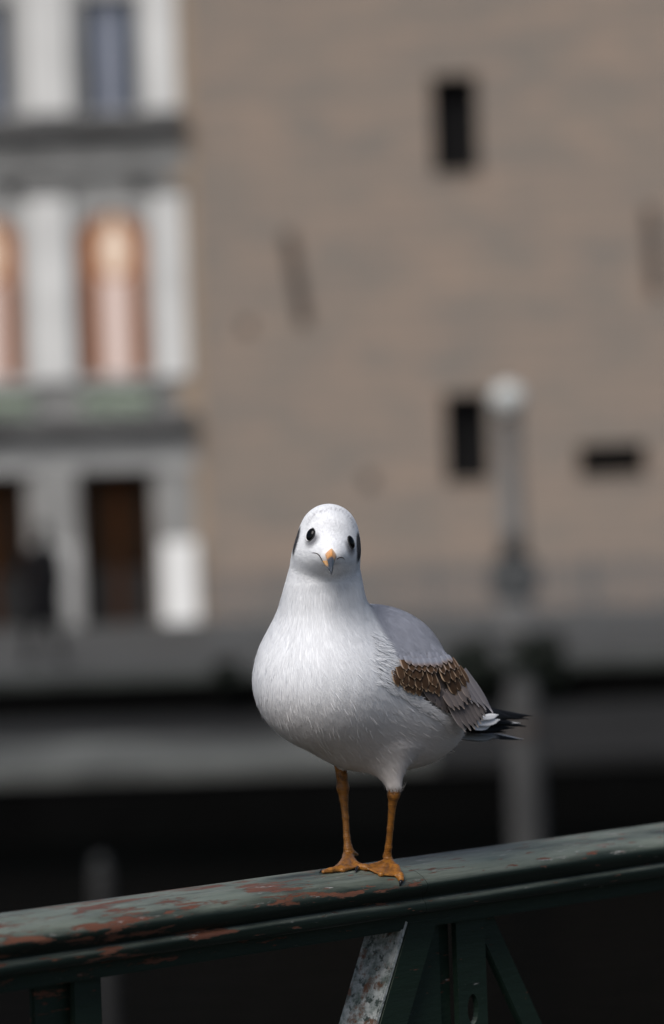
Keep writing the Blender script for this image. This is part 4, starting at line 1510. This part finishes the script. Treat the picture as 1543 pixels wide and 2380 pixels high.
# tail
tail = empty('tail', B(-100, 0, -8)); tail.parent = gull
def tf(a, b, W, c, e, **k):
    o = feather('tail_feather', P(*zx(*a[:2]), a[2]) , P(*zx(*b[:2]), b[2]), W, tail, c, e, (0, .4), False, U_ * .8 + L_V * .55, **k)
    for v in o.data.vertices:
        v.co -= tail.location
tf((700, 866, 42), (1110, 886, 88), 5.5, np.array([.30, .30, .30]), np.array([.36, .36, .36]))
tf((740, 880, 48), (1080, 906, 98), 5.0, np.array([.26, .26, .26]), np.array([.32, .32, .32]))
tf((1000, 856, 82), (1352, 914, 112), 4.6, np.array([.30, .30, .30]), np.array([.30, .30, .30]), tipc=(np.array([.010, .010, .011]), .2), point=True)
tf((1060, 846, 80), (1354, 914, 108), 0.9, WHT * .9, WHT)
tf((980, 880, 84), (1300, 916, 118), 2.4, np.array([.20, .20, .20]), np.array([.3, .3, .3]), point=True)
# the other folded wing, mirrored across the body
vs_, fs, cc = [], [], []
for a, b, c in [q for q, keep_ in zip(FAR, FARK) if keep_]:
    n0 = len(vs_)
    vs_ += list(mirror(a)); fs += [tuple(i + n0 for i in f) for f in b]; cc += list(c)
mesh_obj('wing', vs_, fs, M['vane'], gull, True, np.array(cc))

# ---- legs
WR = RW.transposed()
def on_rail(px, py, h=0.0):
    """view-frame point on the handrail under a layout point, h mm above the paint"""
    d = RC @ Vector(((px - 771.5) * PXM, (1190 - py) * PXM, -1))
    o = WR @ (Vector((0, 0, HC)) - OW); d = WR @ d
    t, best, gap = 2.5, None, 1e9
    while t < 3.5:
        p_ = o + d * t
        w = -p_.y * 1000
        if abs(w) <= 43.5:
            g_ = p_.z * 1000 - top_z(w) - h
            if g_ < gap:
                best, gap = p_, g_
            if g_ <= 0:
                break
        t += 0.0004
    q = best
    v = VR.transposed() @ (RW @ q)
    return np.array(v) * 1000
def leg(knee_pts, ank, toes, webs, claws, spur=None):
    an = np.asarray(ank)
    def f(Q):
        d = None
        for (a, ra), (b, rb) in zip(knee_pts[:-1], knee_pts[1:]):
            c = cone(Q, a, b, ra, rb)
            d = c if d is None else smin(d, c, 1.6)
        for ch in toes:
            for (a, ra), (b, rb) in zip(ch[:-1], ch[1:]):
                d = smin(d, cone(Q, a, b, ra, rb), 1.8)
        for a, b, c in webs:
            d = smin(d, tri_d(Q, a, b, c) - 0.75, 2.0)
        if spur:
            d = smin(d, cone(Q, *spur), 1.2)
        # scaly rings on the shank
        return d
    allp = np.array([p for p, r in knee_pts] + [p for ch in toes for p, r in ch])
    V_, F2 = surface_nets(f, allp.min(0) - 8, allp.max(0) + 8, 0.95)
    V_ = snap(f, V_, 2)
    n = rng.normal(size=len(V_))
    z = V_[:, 2]
    base = np.array([.27, .105, .013]); dk2 = np.array([.09, .036, .009])
    k = (0.5 + .5 * np.sin(z * 2.4 + np.sin(V_[:, 0]) * .8)) * .30 + .25 * np.clip(np.sin(V_[:, 0] * .9 + z * .21) * np.sin(V_[:, 1] * .8 - z * .13), 0, 1)
    # darker, greyer joints
    top = knee_pts[1][0]
    j = np.exp(-(np.linalg.norm(V_ - top, axis=1) / 6) ** 2) * .5
    x_, y_ = V_[:, 0], V_[:, 1]
    bl = np.sin(x_ * .55 + z * .31 + 1.0) * np.sin(z * .47 - y_ * .6) + .6 * np.sin(z * 1.1 + x_ * 1.3) * np.sin(y_ * 1.2 + z * .3)
    k = np.clip(k + j + .38 * bl + .08 * n, 0, 1)[:, None]
    cc = base * (1 - k) + dk2 * k
    o = mesh_obj('leg', V_, F2, M['skin'], gull, True, cc)
    for a, b in claws:
        a, b = np.asarray(a), np.asarray(b)
        m_ = (a + b) / 2 + np.array([0, 0, 1.0])
        tube('claw', [a, m_, b], [1.6, 1.25, .25], M['claw'], o, 10)
    return o
# near leg (left leg of the bird)
A = on_rail(903, 2002, 4)
yA = A[1]
kp = [(P(915, 1826, -19), 5.0), (P(915, 1847, -18), 4.7), (P(912, 1868, -18 + (yA + 18) * .15), 3.1), (P(907, 1925, -18 + (yA + 18) * .5), 2.4), (P(903, 1968, -18 + (yA + 18) * .8), 2.6), (A + np.array([-1, 0, 4]), 3.2), (A, 3.0)]
tA = [(A, 3.0), (on_rail(920, 2018, 2.6), 3.0), (on_rail(929, 2036, 2.2), 3.0), (on_rail(932, 2044, 2.0), 2.5)]
tB = [(A, 3.0), (on_rail(872, 2013, 2.6), 2.4), (on_rail(848, 2016, 2.6), 2.5), (on_rail(836, 2015, 2.2), 2.6)]
tC = [(A, 3.0), (on_rail(893, 2020, 2), 2.2), (on_rail(885, 2033, 1.4), 1.9)]
leg(kp, A, [tA, tB, tC], [(A, tB[2][0], tC[2][0]), (A, tC[2][0], tA[2][0])],
    [(tA[3][0] + np.array([0, -1.4, -1]), on_rail(929, 2060, -.5)), (tB[3][0] + np.array([-1.2, -.6, -.2]), on_rail(825, 2029, .2))])
# far leg
yA = 17.0
A = P(809, 1992, yA)
kp = [(P(788, 1764, 17), 5.0), (P(794, 1800, 18), 4.3), (P(797, 1832, 19), 4.8), (P(799, 1856, 19 + (yA - 19) * .17), 3.3), (P(803, 1900, 19 + (yA - 19) * .45), 2.5), (P(806, 1945, 19 + (yA - 19) * .75), 2.5), (A + np.array([0, 0, 7]), 3.4), (A, 4.0)]
tA = [(A, 4.0), (on_rail(826, 2010, 2.4), 2.6), (on_rail(840, 2013, 2.0), 2.2)]
tB = [(A, 4.0), (on_rail(790, 2018, 2.4), 2.6), (on_rail(768, 2023, 2.0), 2.0), (on_rail(752, 2026, 1.5), 1.7)]
tC = [(A, 4.0), (on_rail(806, 2016, 2.2), 2.4), (on_rail(796, 2023, 1.5), 2.0)]
leg(kp, A, [tA, tB, tC], [(A, tB[2][0], tC[2][0]), (A, tC[2][0], tA[2][0])],
    [(tA[2][0] + np.array([1, 0, 0]), on_rail(846, 2014, .8)), (tB[3][0], on_rail(742, 2028, .2)), (tC[2][0], on_rail(789, 2024, .5))],
    (A + np.array([2, 0, 4]), P(829, 1986, yA + 6), 3.0, 1.3))
tag(gull, 'white gull with orange legs and brown wing feathers standing on the green railing', 'gull')

# ------------------------------------------------------------------ pedestrian
DP = 54.5
px0, pz0 = U(104, 1500, DP)
person = empty('person', (px0, DP, 0))
person.scale = (1.12, 1.12, 1.10)
person.rotation_euler = (0, 0, math.radians(62))
def per(Q):
    d = cone(Q, (0, 0, .98), (0.02, 0, 1.36), .165, .185)
    d = smin(d, ell(Q, (.02, 0, 1.42), (.22, .14, .10)), .06)
    d = smin(d, ell(Q, (0, 0, .88), (.20, .16, .20)), .08)
    d = smin(d, cone(Q, (.02, 0, 1.46), (.03, -.01, 1.56), .062, .055), .03)
    d = smin(d, ell(Q, (.045, -.01, 1.665), (.085, .078, .118)), .03)
    d = smin(d, ell(Q, (.132, -.01, 1.65), (.016, .014, .022)), .012)
    for s, fx in ((-1, .24), (1, -.20)):
        d = smin(d, cone(Q, (0, s * .09, .86), (fx * .55, s * .095, .48), .095, .062), .05)
        d = smin(d, cone(Q, (fx * .55, s * .095, .48), (fx * 1.0 - .05, s * .10, .10), .062, .042), .03)
        d = smin(d, cone(Q, (fx * 1.0 - .07, s * .10, .05), (fx * 1.0 + .13, s * .11, .04), .045, .036), .03)
        d = smin(d, cone(Q, (0.01, s * .20, 1.42), (-.06 - .04 * s, s * .27, 1.12), .07, .055), .04)
        d = smin(d, cone(Q, (-.06 - .04 * s, s * .27, 1.12), (.10, s * .19, .96), .052, .045), .03)
    return d
def per_s(Q):
    return per(Q)
V_, F2 = surface_nets(per_s, (-.5, -.45, -.02), (.5, .45, 1.85), .016)
cc = np.tile(np.array([.006, .006, .007]), (len(V_), 1))
face = (V_[:, 2] > 1.55) & (V_[:, 0] > .075)
cc[face] = (.22, .14, .11)
cc[(V_[:, 2] < .09)] = (.004, .004, .004)
pb = mesh_obj('body', V_, F2, M['cloth'], person, True, cc)
hs = ell
V_, F2 = surface_nets(lambda Q: np.maximum(ell(Q, (.03, -.01, 1.69), (.097, .09, .118)), -(Q[..., 2] - 1.6) - .0 * Q[..., 0] + np.where(Q[..., 0] > .085, 1, 0) * .0 + np.clip((Q[..., 0] - .07) * 3, -.1, .3)), (-.15, -.2, 1.5), (.25, .2, 1.9), .012)
mesh_obj('hair', V_, F2, M['cloth'], person, True, np.tile(np.array([.008, .007, .006]), (len(V_), 1)))
# long open coat
vs_, fs = [], []
nr, ns = 8, 20
for j in range(nr + 1):
    t = j / nr
    z = 1.12 - t * .62
    for k in range(ns + 1):
        a = math.radians(25 + 310 * k / ns)
        r_ = .225 + .03 * t + .012 * math.sin(k * 2.2) * t
        vs_.append((r_ * math.cos(a) * 1.05, r_ * math.sin(a) * .9, z))
for j in range(nr):
    for k in range(ns):
        fs.append((j * (ns + 1) + k, j * (ns + 1) + k + 1, (j + 1) * (ns + 1) + k + 1, (j + 1) * (ns + 1) + k))
ct = mesh_obj('coat', vs_, fs, M['cloth'], person, True, np.tile(np.array([.005, .005, .006]), (len(vs_), 1)))
sm_ = ct.modifiers.new('thick', 'SOLIDIFY'); sm_.thickness = .012
tag(person, 'pedestrian in a black coat walking past the house doors', 'person')
